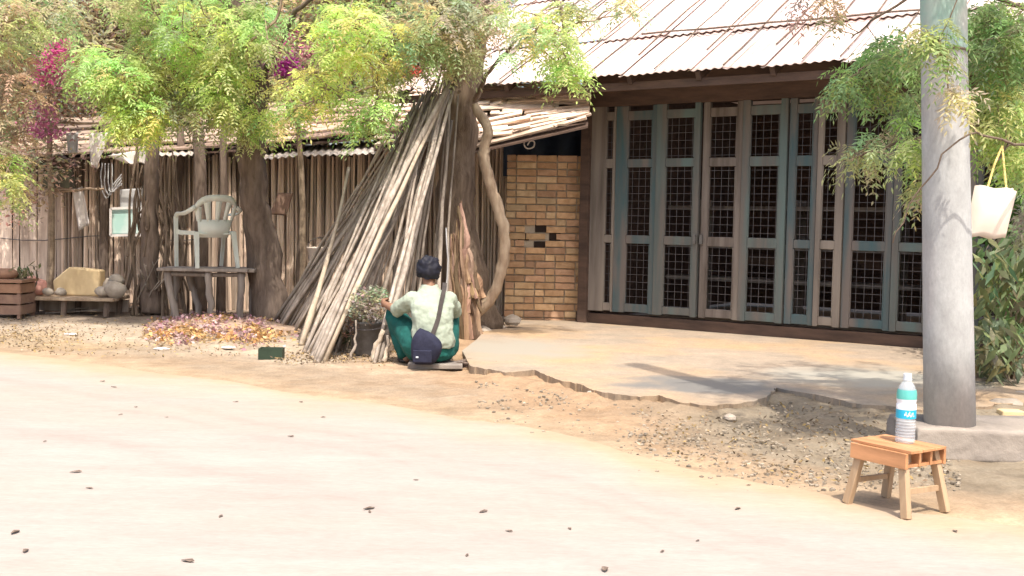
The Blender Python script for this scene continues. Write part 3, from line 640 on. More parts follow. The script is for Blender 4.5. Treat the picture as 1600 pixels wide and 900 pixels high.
# right tree whose branches hang in front of the doors and the utility pole
t4 = at(1760, 640, 7.6); t4.z = 0
KR = dict(L=.15, ll=.05, lw=.012, pairs=5, droop=.8)
tree('neem_tree', 'leafy tree at the right edge with thin branches crossing the concrete pole', [t4, at(1740, 400, 7.5), at(1700, 200, 7.4), at(1660, 40, 7.2), at(1600, -150, 7.0), at(1500, -330, 6.8)], [.16, .13, .11, .09, .06, .04],
     [([at(1700, 200, 7.4), at(1600, 190, 7.0), at(1500, 200, 6.7), at(1400, 225, 6.6), at(1345, 245, 6.7)], [.022, .016, .011, .008, .005]),
      ([at(1680, 120, 7.3), at(1580, 80, 6.9), at(1480, 82, 6.9), at(1400, 100, 7.0), at(1330, 130, 7.1)], [.02, .015, .010, .007, .004]),
      ([at(1660, 40, 7.2), at(1500, -20, 7), at(1380, 20, 7), at(1330, 60, 7)], [.016, .012, .008, .004]),
      ([at(1700, 260, 7.4), at(1600, 230, 6.0), at(1510, 210, 5.8), at(1450, 280, 5.75), at(1395, 380, 5.8)], [.012, .008, .005, .004, .003]),
      ([at(1590, 195, 7.0), at(1570, 230, 6.7), at(1560, 250, 6.6)], [.012, .008, .006]),
      ([at(1620, -120, 7.0), at(1420, -160, 6.9), at(1250, -150, 6.8)], [.03, .02, .01])],
     [(1400, 85, 46, 30, 6.5, 7.4, 32, MIDG), (1335, 140, 34, 30, 6.6, 7.4, 14, MIDG), (1360, 235, 42, 24, 6.4, 7.3, 12, PALEG), (1415, 170, 28, 60, 6.5, 7.3, 14, MIDG), (1432, 240, 16, 26, 6.2, 6.8, 10, LIME),
      (1560, 60, 62, 60, 6.3, 7.6, 90, MIDG), (1560, 170, 60, 55, 6.5, 7.6, 70, LIME), (1600, 240, 55, 34, 6.6, 7.6, 36, LIME), (1440, 290, 22, 24, 6.3, 6.9, 9, OLIVE), (1470, 60, 34, 30, 5.6, 5.9, 10, GREEN), (1480, 150, 30, 12, 5.6, 5.9, 3, OLIVE),
      (1560, -160, 260, 110, 5.2, 8.2, 150, GREEN), (1640, 330, 60, 50, 7, 8, 20, DULL), (1280, 10, 60, 24, 6.9, 7.5, 5, TAN)], m='bark', per=8, twig_r=.0035, kw=KR)
# shrub with broad drooping leaves right of the pole
def shrub(name, label, base, blobs, ll, lw, per, rad, stems=7, sr=.014, m='leaf', droop=1.1, cat='shrub', group=None):
    base = Vector(base); root = empty(name, base, label, cat, group); cents, cols = many(blobs); mb = MB()
    for i in range(0, len(cents), max(1, len(cents) // (stems * 3))):
        c = Vector(cents[i]) - base; mb.tube(wig((random.uniform(-.08, .08), random.uniform(-.08, .08), 0), c, 6, .04), rads([sr, sr * .3], 7), 5)
    mb.build('stems', M['twig'], root)
    leafobj('foliage', [simple_leaves(cents - np.array(base), cols, per, rad, ll, lw, droop)], M[m], root); return root
b4 = at(1575, 600, 8.9); b4.z = 0
shrub('shrub', 'shrub with broad drooping green leaves right of the concrete pole', b4, [(1575, 440, 55, 60, 8.3, 9.5, 40, (.26, .33, .17)), (1570, 530, 50, 50, 8.3, 9.4, 34, (.34, .37, .23)), (1620, 400, 50, 60, 8.6, 9.6, 24, (.24, .3, .15)), (1540, 560, 18, 24, 8.4, 9, 8, (.3, .27, .16))], .17, .05, 9, .09)
b5 = at(1640, 560, 9.8); b5.z = 0
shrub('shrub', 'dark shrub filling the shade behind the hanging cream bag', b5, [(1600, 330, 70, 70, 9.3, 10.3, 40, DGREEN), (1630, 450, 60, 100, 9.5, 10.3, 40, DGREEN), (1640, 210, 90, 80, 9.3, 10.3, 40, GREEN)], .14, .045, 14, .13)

# background trees beyond the shed
def bgtree(label, px, py, Yc, spread, cols, n, base_py=400, h=5.0):
    n = int(n * 1.5)
    b = at(px, 400, Yc); b.z = 0; base = Vector(b); root = empty('background_tree', base, label, 'tree', 'trees beyond the shed roof')
    tp = dens([(0, 0, 0), (.1, .1, 1.5), (-.1, 0, 3), (.1, .1, h)], 4, .08); mb = MB(); mb.tube(tp, rads([.2, .16, .12, .05], len(tp)), 8, lump=.3)
    bl = []
    for i in range(n):
        a = random.uniform(-1, 1); e = random.uniform(-1, 1); bl.append((px + a * spread, py + e * 120, random.uniform(30, 60), random.uniform(18, 34), Yc - .9, Yc + .9, 6, random.choice(cols)))
    for q in bl[::2]:
        c = at(q[0], q[1], Yc) - base; mb.tube(wig(tp[min(len(tp) - 2, 8)], c, 5, .12), rads([.05, .012], 6), 5)
    mb.build('trunk', M['bark'], root, True); cents, cc = many(bl)
    leafobj('crown', [simple_leaves(cents - np.array(base), cc, 44, .2, .14, .05, .25)], M['leaf'], root); return root
bgtree('brown half dry tree beyond the shed at the far left', 40, 70, 18.6, 130, [BROWN, TAN, OLIVE, DULL], 36)
bgtree('reddish brown dry tree beyond the shed near the pink flowers', 190, 60, 19.4, 120, [BROWN, TAN, (.24, .14, .1)], 34)
bgtree('olive tree beyond the shed behind the lime foliage', 340, 60, 20.2, 130, [OLIVE, GREEN, BROWN], 34)
bgtree('mixed green and brown tree beyond the shed left of the big trunk', 500, 80, 19.0, 120, [OLIVE, BROWN, TAN, GREEN], 36)
bgtree('grey green tree beyond the board roof beside the big trunk', 660, 60, 19.8, 110, [DULL, OLIVE, TAN], 34)
bgtree('tall green tree standing farthest back beyond the shed', 250, -20, 24, 420, [GREEN, OLIVE], 70, h=8)
bgtree('dull green tree far back beyond the big trunk', 700, 0, 24, 260, [DULL, GREEN], 40, h=8)

# bougainvillea over the shed roof
def boug(label, px, Yc, spots, brown, seedn):
    b = at(px, 480, Yc); b.z = 0; base = Vector(b); root = empty('bougainvillea', base, label, 'climbing plant', 'bougainvilleas over the shed')
    mb = MB(); hub = at(px, 190, Yc) - base
    mb.tube(dens([(0, 0, 0), (.06, 0, 1.0), hub], 5, .04), rads([.05, .03], 11), 7)
    cents = []
    for (x, y, rx_, ry_, n, c) in spots:
        for _ in range(n):
            p = at(x + random.gauss(0, rx_ * .5), y + random.gauss(0, ry_ * .5), Yc - .9 + random.uniform(-.4, .4)) - base; cents.append((p, c))
        q = at(x, y, Yc - .9) - base; mb.tube(wig(hub, q, 6, .12), rads([.02, .007], 7), 5)
        for _ in range(5):
            q2 = at(x + random.uniform(-70, 70), y + random.uniform(-50, 60), Yc - .9 + random.uniform(-.4, .4)) - base; mb.tube(wig(q, q2, 5, .1), rads([.009, .003], 6), 4)
    mb.build('stems', M['twig'], root)
    ce = np.array([tuple(p) for p, _ in cents]); cc = np.array([c for _, c in cents]); leafobj('flowers', [simple_leaves(ce, cc, 16, .05, .05, .04, .1)], M['petal'], root)
    c2, k2 = many(brown); leafobj('foliage', [simple_leaves(c2 - np.array(base), k2, 26, .13, .07, .032, .3)], M['leaf'], root)
PK = (.62, .10, .30); MG = (.45, .06, .32); OR = (.75, .25, .1); RD = (.7, .12, .09)
boug('bougainvillea with bright pink flowers over the left end of the shed', 75, 13.9, [(78, 95, 26, 24, 26, PK), (75, 125, 22, 24, 14, PK), (62, 180, 26, 22, 16, (.42, .14, .22)), (70, 205, 34, 8, 12, (.5, .15, .3)), (90, 75, 14, 12, 8, PK)],
     [(60, 160, 90, 60, 13.4, 14.4, 46, BROWN), (50, 260, 80, 50, 13.5, 14.4, 40, TAN), (20, 320, 50, 30, 13.6, 14.3, 10, TAN), (120, 130, 50, 40, 13.4, 14.4, 18, BROWN), (40, 200, 60, 50, 13.4, 14.2, 20, DULL)], 1)
boug('bougainvillea with magenta and orange flowers between the two tree crowns', 465, 13.7, [(432, 62, 14, 12, 12, PK), (450, 105, 18, 18, 22, MG), (478, 78, 14, 10, 7, (.5, .2, .25)), (528, 60, 20, 10, 10, OR), (525, 108, 6, 8, 7, RD), (640, 112, 16, 5, 7, RD), (625, 70, 10, 10, 5, (.7, .4, .35))],
     [(470, 110, 60, 50, 13.3, 14.4, 26, BROWN), (530, 90, 60, 40, 13.3, 14.4, 22, TAN), (600, 120, 60, 40, 13.4, 14.4, 22, PALEG), (450, 170, 50, 30, 13.3, 14.2, 12, OLIVE)], 2)

# long bare branches seen against the foliage
def vine(label, pts, r, m='twig', name='bare_branch', cat='branch', n=6, group=None, lump=.15):
    base = Vector(pts[0]); mb = MB(); d = dens([Vector(p) - base for p in pts], 6, .015); mb.tube(d, rads(r, len(d)), n, lump=lump)
    return tag(mb.build(name, M[m], smooth=True, loc=base), label, cat, group)
vine('long pale bare branch sweeping up through the lime foliage', [at(398, 232, 12.85), at(400, 150, 12.3), at(385, 78, 11.6), at(412, 50, 11.5), at(436, 22, 11.5), at(440, -20, 11.5)], [.022, .018, .016, .015, .012])
vine('thin pale pole lying along the shed eave at the left', [at(0, 200, 13.9), at(80, 192, 13.9), at(170, 192, 13.85), at(260, 180, 13.8)], [.018, .014], 'twig')

# curved trunk between big tree and brick wall
cb = at(718, 512, 11.9); cb.z = 0
vine('smooth curved trunk bowing out in front of the brick wall', [cb, at(742, 494, 11.9), at(772, 458, 11.9), at(786, 410, 11.9), at(787, 360, 11.9), at(774, 315, 11.9), at(762, 275, 11.9), at(756, 235, 11.9), at(763, 205, 11.9), at(750, 180, 12.0), at(742, 165, 12.05)],
     [.07, .062, .058, .06, .062, .06, .058, .055, .05, .04], 'palebark', 'curved_trunk', 'trunk', 10, lump=.25)
# split pale stump
sb = at(728, 508, 11.6); sb.z = 0; mb = MB(); hgt = at(720, 312, 11.6).z
for i in range(120):
    a = random.uniform(0, 6.28); rr = random.uniform(.0, .17); bx = math.cos(a) * rr * 1.15; by = math.sin(a) * rr * .7; h = hgt * random.uniform(.5, .95) * (1.05 - abs(bx) * 2.2); z0 = random.choice([0, 0, h * .3, h * .5])
    lx = -.08 - bx * .35; r_ = random.uniform(.016, .042); cc_ = random.uniform(.45, 1.5); mb.tube(dens([(bx + lx * t + random.uniform(-.02, .02), by * (1 - .4 * t) + random.uniform(-.015, .015), z0 + (h - z0) * t) for t in (0, .25, .5, .75, 1)], 3, .004), rads([r_, r_ * .9, r_ * .3], 13), 6, (cc_, cc_ * random.uniform(.85, 1), cc_ * random.uniform(.75, 1)), lump=.7)
tag(mb.build('split_stump', mat('split_wood', (.34, .255, .18), (.15, .10, .07), 9, .9, .8, (1, 1, .2), attr=True, c3=(.27, .19, .12), s3=5, bdist=.02), loc=sb), 'splintered golden brown stump standing behind the squatting person', 'stump')
# shaggy post with hanging rags left of the chair
sp = at(236, 482, 13.6); sp.z = 0; root = empty('shaggy_trunk', sp, 'shaggy dead trunk wrapped in dry creepers left of the plastic chair', 'trunk')
mb = MB(); tp = dens([(0, 0, 0), (-.02, 0, .8), (.02, 0, 1.5), (0, 0, 2.35)], 5, .03); mb.tube(tp, rads([.13, .1, .09, .07], len(tp)), 10, lump=.5); mb.build('trunk', M['darkbark'], root, True)
mb = MB()
for i in range(34):
    x0 = random.uniform(-.26, .45); z1 = random.uniform(1.2, 2.2) - .5 * max(0, x0); z0 = random.choice([0, 0, .3, .7, 1.0])
    mb.tube(dens(wig((x0 + random.uniform(-.12, .12), random.uniform(-.15, .1), z0), (x0 * .7, random.uniform(-.12, .1), z1), 5, .05), 3, 0), rads([.018, .009], 16), 6)
mb.build('dry_creeper', M['bark'], root)
for k_, (px, pm) in enumerate(((312, 'darkbark'), (345, 'darkbark'))):
    p = at(px, 470, 14.0); p.z = 0
    vine(('thick dark shed post standing behind the chair back', 'slim dark shed post right of the chair back')[k_], [p, p + Vector((.02, 0, 1)), p + Vector((-.02 + .05 * k_, 0, 2.25))], [.09 - .03 * k_, .07 - .03 * k_], pm, 'shed_post', 'post', 9)

# ---------------------------------------------------------------- the stack of poles
bases = [(430, 505), (436, 508), (444, 512), (450, 506), (455, 520), (462, 516), (468, 528), (474, 538), (478, 548), (486, 556), (494, 562), (503, 563), (512, 556), (520, 548), (528, 552), (540, 540), (552, 536), (560, 545), (585, 566), (598, 560)]
random.seed(21); ns = 0
def pole_(b, t, r, m, label, gname='poles leaning on the big tree'):
    b = Vector(b); t = Vector(t); mb = MB(); L = (t - b).length; k = 7; pts = []; bow = Vector((random.uniform(-.04, .04), random.uniform(-.03, .03), random.uniform(-.03, .03)))
    for i in range(k + 1):
        s_ = i / k; p = (t - b) * s_ + bow * math.sin(math.pi * s_)
        if 0 < i < k: p += Vector((random.uniform(-.012, .012),) * 1 + (random.uniform(-.012, .012), 0))
        pts.append(p)
    mb.tube(pts, [r * (1 - .42 * i / k) * random.uniform(.85, 1.12) for i in range(k + 1)], 7, lump=.45)
    return tag(mb.build('wooden_pole', M[m], smooth=True, loc=b), label, 'pole', gname)
stickdefs = []
for i in range(64):
    f = i / 63
    bi = f * (len(bases) - 1); j = int(min(bi, len(bases) - 2)); bx = bases[j][0] + (bases[j + 1][0] - bases[j][0]) * (bi - j) + random.uniform(-6, 6); by = bases[j][1] + (bases[j + 1][1] - bases[j][1]) * (bi - j) + random.uniform(-7, 5)
    b = gd(bx, by)
    tx = 632 + 66 * f ** .8 + random.uniform(-14, 16); ty = 185 - 60 * f + random.uniform(-25, 35)
    if random.random() < .22: ty += random.uniform(20, 90); tx -= random.uniform(10, 40)
    Yt = 12.05 - .25 * f + random.uniform(-.12, .1)
    t = at(tx, ty, Yt); stickdefs.append((b, t, random.uniform(.012, .026)))
nth = ['first', 'second', 'third', 'fourth', 'fifth', 'sixth', 'seventh', 'eighth', 'ninth', 'tenth']
for q_, (b, t, r) in enumerate(sorted(stickdefs, key=lambda d: d[0].x)):
    z_ = 'left' if q_ < 24 else 'middle' if q_ < 44 else 'front'
    if q_ < 8: lb_p = 'dry brown pole of the stack, its foot %s from the left' % nth[q_]
    elif q_ > 57: lb_p = 'dry brown pole of the stack, its foot %s from the bucket' % nth[63 - q_]
    else: lb_p = {'left': 'dry brown pole among the wide spread left feet of the stack', 'middle': 'dry brown pole in the crowded middle of the stack', 'front': 'dry brown pole at the front of the stack near the bucket'}[z_]
    pole_(b, t, r, 'stick', lb_p, 'poles of the leaning stack, %s' % z_ if 8 <= q_ <= 57 else 'poles leaning on the big tree')
for i in range(9):   # steeper poles nearer the trunk
    f = i / 8; b = at(600 + 95 * f, 520, 11.6 - .6 * random.random()); b.z = 0; t = at(676 + 38 * f + random.uniform(-8, 8), random.uniform(110, 200), 11.95)
    pole_(b, t, random.uniform(.014, .026), 'stick', 'steep dry pole of the stack standing close to the big trunk', 'steep poles close to the trunk')
special = [((488, 560), (708, 118), 11.7, .038, 'stick', 'thick pole at the front of the stack reaching highest up the trunk'),
           ((505, 565), (700, 140), 11.65, .030, 'palestick', 'pale stripped pole at the front edge of the stack'),
           ((432, 500), (560, 290), 12.6, .026, 'stick', 'short pole at the far left foot of the stack'),
           ((470, 540), (545, 262), 12.2, .030, 'palestick', 'short pale pole with a sawn top in the middle of the stack'),
           ((596, 566), (712, 128), 11.65, .027, 'stick', 'thick pale pole rising behind the squatting person’s left hand'),
           ((700, 470), (694, 352), 11.3, .014, 'white', 'thin pale streak built as an upright stick behind the person’s head')]
for (b, t, Yt, r, m, lb) in special:
    if m == 'white': bb = at(688, 520, 11.3); bb.z = 0; pole_(bb, at(697, 356, 11.35), .011, 'greybrd', lb, 'special')  # grey-white stick added for a thin pale streak behind the head
    else: pole_(gd(*b), at(*t, Yt), r, m, lb)
# cross stick that ties the stack
vine('thin dark stick lying across the upper part of the pole stack', [at(632, 232, 11.5), at(655, 226, 11.45), at(690, 222, 11.5)], [.016, .014], 'darkbark', 'cross_stick', 'stick')

# ---------------------------------------------------------------- table and chair
tz = at(330, 418, 13.1).z; tc = at(328, 418, 13.1); TX = tc.x
table = empty('rough_table', (TX, 13.1, 0), 'rough grey timber table carrying the white plastic chair', 'table')
mb = MB(); hw = (at(402, 418, 13.1).x - at(256, 418, 13.1).x) / 2
for k_ in range(6):
    y = -.27 + k_ * .108; mb.box((random.uniform(-.03, .03), y, tz - .02 + random.uniform(-.005, .005)), (hw * 2 * random.uniform(.93, 1.02), .1, .035), Matrix.Rotation(random.uniform(-.01, .01), 3, 'Y'), jit=.004)
mb.build('table_top', M['tablewood'], table, bevel=.006)
for (x, y, bx) in ((-hw + .12, -.22, .09), (.05, -.24, .03), (hw - .12, -.22, -.02), (-.28, .22, .1), (hw - .1, .22, .0), (-hw + .1, .22, -.05)):
    mb = MB(); pts = dens([(x + bx, y, 0), (x + bx * .8, y, tz * .3), (x + bx * .2, y, tz * .6), (x, y, tz - .04)], 4, .012); mb.tube(pts, rads([.033, .038, .042], len(pts)), 8, lump=.35); mb.build('leg', M['tablewood'], table, True)
mb = MB(); mb.tube([(-hw + .1, -.2, tz - .07), (0, -.2, tz - .075), (hw - .08, -.2, tz - .065)], .024, 7); mb.build('crossbar', M['tablewood'], table)
cl = Vector((at(325, 415, 13.1).x, 13.1, tz + .004))
chair = empty('plastic_chair', cl, 'pale green white plastic armchair standing on the rough table', 'chair', rz=math.atan2(.62, .79))
# local: +y is the way the chair faces (away from the viewer), z up
sh = .40
mb = MB(); vs = []; NU = 9
for iz in (0, 1):
    for i in range(NU):
        for j in range(NU):
            x = -.23 + .46 * i / (NU - 1); y = -.2 + .42 * j / (NU - 1); x *= 1 + .08 * (j / (NU - 1) - .5)
            vs.append((x, y, sh - .02 * math.cos(x * 5) * math.cos(y * 4) + .012 * (j / 8) - iz * .018))
fs = [(i * NU + j, (i + 1) * NU + j, (i + 1) * NU + j + 1, i * NU + j + 1) for i in range(NU - 1) for j in range(NU - 1)]; n2_ = NU * NU
fs += [tuple(x + n2_ for x in f[::-1]) for f in fs]
for j in range(NU - 1):
    fs += [(j, j + 1, n2_ + j + 1, n2_ + j), ((NU - 1) * NU + j + 1, (NU - 1) * NU + j, n2_ + (NU - 1) * NU + j, n2_ + (NU - 1) * NU + j + 1)]
    fs += [(j * NU + NU, j * NU, n2_ + j * NU, n2_ + j * NU + NU), (j * NU + NU - 1, j * NU + NU * 2 - 1, n2_ + j * NU + NU * 2 - 1, n2_ + j * NU + NU - 1)]
mb.add(vs, fs); mb.build('seat', M['chair'], chair, True)
# back shell: slats fanning from the lower panel to the curved top rail
def bp(a, z):  # a in -1..1 across; the back curves forward at its sides
    wq = .20 + .07 * (z - sh) / .42; return Vector((a * wq, -.22 - .10 * (z - sh) / .42 + .07 * a * a, z))
def arch(a): return sh + .42 - .10 * a * a * a * a - .02 * a * a
mb = MB(); nA = 14
def shell(f0, f1, a0, a1, n=10, th=.008):
    vs = [];
    for i in range(n + 1):
        a = a0(i / n), a1(i / n); z = f0(i / n), f1(i / n)
        for q in range(2):
            p = bp(a[q], z[q]); vs.append(p); vs.append(p + Vector((0, th, 0)))
    fs = []
    for i in range(n):
        o = i * 4; fs += [(o, o + 4, o + 6, o + 2), (o + 1, o + 3, o + 7, o + 5), (o, o + 1, o + 5, o + 4), (o + 2, o + 6, o + 7, o + 3)]
    fs += [(0, 2, 3, 1), (n * 4, n * 4 + 1, n * 4 + 3, n * 4 + 2)]; mb.add(vs, fs)
shell(lambda t: sh - .06, lambda t: sh + .14, lambda t: -.92 + 1.84 * t, lambda t: -.92 + 1.84 * t, 10)
shell(lambda t: arch(-1 + 2 * t) - .075, lambda t: arch(-1 + 2 * t), lambda t: -1 + 2 * t, lambda t: -1 + 2 * t, 14, .016)
for c0, c1 in ((-.86, -.9), (-.42, -.52), (0, 0), (.42, .52), (.86, .9)):
    shell(lambda t, c0=c0, c1=c1: sh + .12 + (arch(c1) - .06 - sh - .12) * t, lambda t, c0=c0, c1=c1: sh + .12 + (arch(c1) - .06 - sh - .12) * t, lambda t, c0=c0, c1=c1: c0 + (c1 - c0) * t - .10 - .05 * t, lambda t, c0=c0, c1=c1: c0 + (c1 - c0) * t + .10 + .05 * t, 6)
mb.build('backrest', M['chair'], chair, True)
for s_ in (-1, 1):
    mb = MB(); pts = dens([bp(s_, arch(1) - .02) , Vector((s_ * .30, -.2, sh + .24)), Vector((s_ * .315, -.05, sh + .205)), Vector((s_ * .31, .12, sh + .2)), Vector((s_ * .30, .20, sh + .17))], 4, 0)
    mb.tube(pts, [.026] * len(pts), 8, flat=.45); mb.build('armrest', M['chair'], chair, True)
    for (p0, p1, w0, w1) in ((Vector((s_ * .30, .20, sh + .17)), Vector((s_ * .27, .25, 0)), .045, .035), (Vector((s_ * .22, -.19, sh)), Vector((s_ * .24, -.27, 0)), .055, .035)):
        mb = MB(); k = 6
        for i in range(k):
            a0 = i / k; a1 = (i + 1) / k + .01; mb.beam(p0.lerp(p1, a0), p0.lerp(p1, min(1, a1)), w0 + (w1 - w0) * a0, .025, Vector((0, 1, 0)))
        mb.build('leg', M['chair'], chair)
    mb = MB(); mb.beam((s_ * .285, .21, sh + .0), (s_ * .22, .17, sh - .02), .03, .05); mb.beam((s_ * .24, -.18, sh - .01), (s_ * .26, .2, sh - .01), .02, .045); mb.build('side_rail', M['chair'], chair)

# ---------------------------------------------------------------- things on and around the shed wall
def cloth(name, label, cat, pxs, Yc, m, th=.006, wave=.015, nn=10, parent=None, group=None):
    P = [at(*p, Yc) for p in pxs]   # TL, TR, BR, BL
    base = (P[0] + P[1]) / 2; vs = []
    for r in range(nn + 1):
        for c in range(nn + 1):
            u, v = c / nn, r / nn; p = P[0].lerp(P[1], u).lerp(P[3].lerp(P[2], u), v)
            p.y += wave * (math.sin(u * 9 + v * 2) + .5 * math.sin(u * 17 + 1)) * (.3 + v) ; p.z += wave * .4 * math.sin(u * 13) * v
            vs.append(p - base)
    mb = MB(); mb.add(vs, [(r * (nn + 1) + c, (r + 1) * (nn + 1) + c, (r + 1) * (nn + 1) + c + 1, r * (nn + 1) + c + 1) for r in range(nn) for c in range(nn)])
    o = mb.build(name, M[m], parent, True, loc=base); s_ = o.modifiers.new('t', 'SOLIDIFY'); s_.thickness = th
    if label: tag(o, label, cat, group)
    return o
cloth('white_rag', 'crumpled white rag hanging from the short pole on the shed wall', 'rag', [(113, 298), (128, 292), (141, 350), (121, 362)], 14.2, 'white', wave=.025)
cloth('grey_rag', 'narrow grey cloth hanging left of the wider one under the shed eave', 'cloth', [(103, 208), (122, 207), (122, 240), (105, 240)], 14.05, 'greybrd')
cloth('grey_rag', 'long pale grey cloth hanging under the shed eave above the wires', 'cloth', [(139, 208), (172, 206), (152, 262), (140, 260)], 14.05, 'white')
cloth('torn_plastic', 'torn whitish plastic sheet sagging from the eave above the green board', 'plastic sheet', [(168, 243), (234, 232), (232, 255), (196, 256)], 13.7, 'white', wave=.03)
vine('short pale pole sticking out of the shed wall above the rag', [at(68, 304, 14.45), at(76, 302, 14.2), at(116, 297, 14.15), at(162, 295, 14.2)], [.02, .016], 'palebark', 'short_pole', 'pole')
for k_, (pp, m, lb) in enumerate((([(187, 296), (222, 294), (222, 328), (188, 330)], 'greybrd', 'grey square board fixed above the mint green board on the shed wall'), ([(173, 326), (221, 324), (220, 367), (173, 368)], 'mint', 'pale mint green board with white border on the shed wall'))):
    o = cloth('notice_board', lb, 'board', pp, 14.28 - .02 * k_, m, .015, .001)
    if k_ == 1:
        P = [at(*q, 14.24) for q in pp]; mb = MB()
        for a_, b_ in ((0, 1), (1, 2), (2, 3), (3, 0)): mb.beam(P[a_] - o.location, P[b_] - o.location, .03, .012, Vector((0, 1, 0)))
        mb.build('border', M['white'], o)
mb = MB(); c0 = at(166, 270, 14.25)
for k_ in range(4):
    mb.tube(dens([at(160 + 5 * k_, 255, 14.25) - c0, at(158 + 6 * k_, 285 + 4 * k_, 14.2) - c0, at(166 + 5 * k_, 310 - 5 * k_, 14.2) - c0, at(176 + 4 * k_, 290, 14.22) - c0, at(190, 272 + 5 * k_, 14.25) - c0], 4, .01), .008, 5)
tag(mb.build('wire_coil', M['greybrd'], loc=c0), 'loops of grey wire hanging on the shed wall', 'wire')
# letter box with a small dark roof
c0 = at(92, 270, 14.15); lb_ = empty('wall_box', c0, 'olive metal box with a dark pointed cover on the left of the shed wall', 'box')
mb = MB(); mb.box((0, 0, -.06), (.34, .2, .26), taper=.9); mb.build('body', M['olivebox'], lb_, bevel=.01)
mb = MB(); mb.add([(-.24, -.14, .05), (.22, -.14, .09), (.02, -.1, .22), (-.24, .12, .05), (.22, .12, .09), (.02, .1, .22)], [(0, 1, 2), (3, 5, 4), (0, 2, 5, 3), (1, 4, 5, 2), (0, 3, 4, 1)]); mb.build('cover', M['darkwood'], lb_)
mb = MB(); mb.box((0, .1, -.2), (.4, .24, .02)); mb.build('bracket', M['fence'], lb_)
o = cloth('brown_board', 'tilted brown board hung on the stick wall right of the dark trunk', 'board', [(435, 301), (458, 302), (447, 337), (421, 335)], 14.3, 'brownbrd', .015, .002)
mb = MB(); mb.tube([(.0, 0, -.2), (.02, -.01, -.3)], .008, 5); mb.build('cord', M['twig'], o)
c0 = at(497, 410, 13.6); bk_ = empty('pail', c0, 'dusty white pail hung on the wall left of the pole stack', 'pail')
mb = MB(); mb.lathe([(.09, -.16), (.125, .16), (.135, .17), (.135, .18), (.12, .18), (.118, .16), (.085, -.15)], n=20, close=False); mb.lathe([(.0005, -.16), (.09, -.16)], n=20, close=False); mb.build('body', M['cream'], bk_, True)
mb = MB(); mb.tube([(.125 * math.cos(a), 0, .17 + .12 * math.sin(a)) for a in np.linspace(0, math.pi, 9)], .005, 5); mb.build('handle', M['metal'], bk_)
mb = MB(); mb.tube([(0, 0, .29), (.0, .5, .3), (0, .95, .31)], .012, 6); mb.build('hanger', M['darkbark'], bk_)
# low bench of planks with foam, sack, stones
Yk = 13.5; bz = at(110, 462, Yk).z; bxl = at(28, 462, Yk).x; bxr = at(192, 462, Yk).x
bench = empty('plank_bench', ((bxl + bxr) / 2, Yk, 0), 'low plank bench holding the foam block and stones', 'bench')
hl = (bxr - bxl) / 2
mb = MB()
for k_ in range(4): mb.box((random.uniform(-.03, .03), -.25 + k_ * .17, bz - .02), (hl * 2, .155, .035), jit=.006)
mb.build('seat', M['palebark'], bench, bevel=.005)
for x in (-hl + .12, 0, hl - .12):
    for y in (-.22, .22): mb = MB(); mb.tube([(x, y, 0), (x + .01, y, bz - .04)], .035, 8, lump=.3); mb.build('leg', M['darkbark'], bench)
mb = MB(); mb.box((0, .3, bz / 2 - .02), (hl * 1.9, .04, bz - .08)); mb.build('back_board', M['fence'], bench)
fb = at(124, 452, 13.55); fb.z = bz; root = empty('foam_block', fb, 'yellow foam block with cut corner leaning on the bench', 'foam block')
mb = MB(); pf = [(-.27, 0), (.26, 0), (.27, .30), (-.10, .33), (-.29, .17)]; pf = [(x, z * 1.02) for x, z in pf]
mb.add([(x, -.07, z) for x, z in pf] + [(x, .12, z) for x, z in pf], [(0, 1, 2, 3, 4), (9, 8, 7, 6, 5)] + [(i, i + 5, (i + 1) % 5 + 5, (i + 1) % 5) for i in range(5)]); mb.build('foam', M['foam'], root, bevel=.02)
fb = at(52, 452, 13.5); fb.z = bz; mb = MB(); mb.rock((0, 0, .10), (.17, .14, .115), seg=14, rings=10); tag(mb.build('pink_sack', M['pinksack'], smooth=True, loc=fb), 'slumped pinkish red sack on the left end of the bench', 'sack')
sl_ = ['pale rounded stone at the right end of the bench, highest of the heap', 'low tan stone at the right end of the bench', 'small grey stone between foam block and heap', 'flat pale stone before the foam block', 'small stone beside the pink sack']
for k_, (px, py, r_, zz) in enumerate(((177, 425, .1, .17), (180, 448, .14, .05), (160, 450, .09, .04), (95, 455, .07, .03), (75, 455, .07, .03))):
    p = at(px, py, 13.35); mb = MB(); mb.rock((0, 0, 0), (r_, r_ * .8, r_ * .7), seg=8, rings=6); tag(mb.build('stone', M['stone'], smooth=True, loc=(p.x, 13.35 + .1 * (k_ == 0), bz + zz + r_ * .3)), sl_[k_], 'stone', 'stones on the bench')
mb = MB(); mb.rock((0, 0, .1), (.13, .12, .12), seg=8, rings=6); p = at(176, 450, 13.6); tag(mb.build('stone', M['stone'], smooth=True, loc=(p.x, 13.6, bz)), 'rough stone half hidden behind the heap on the bench', 'stone', 'stones on the bench')
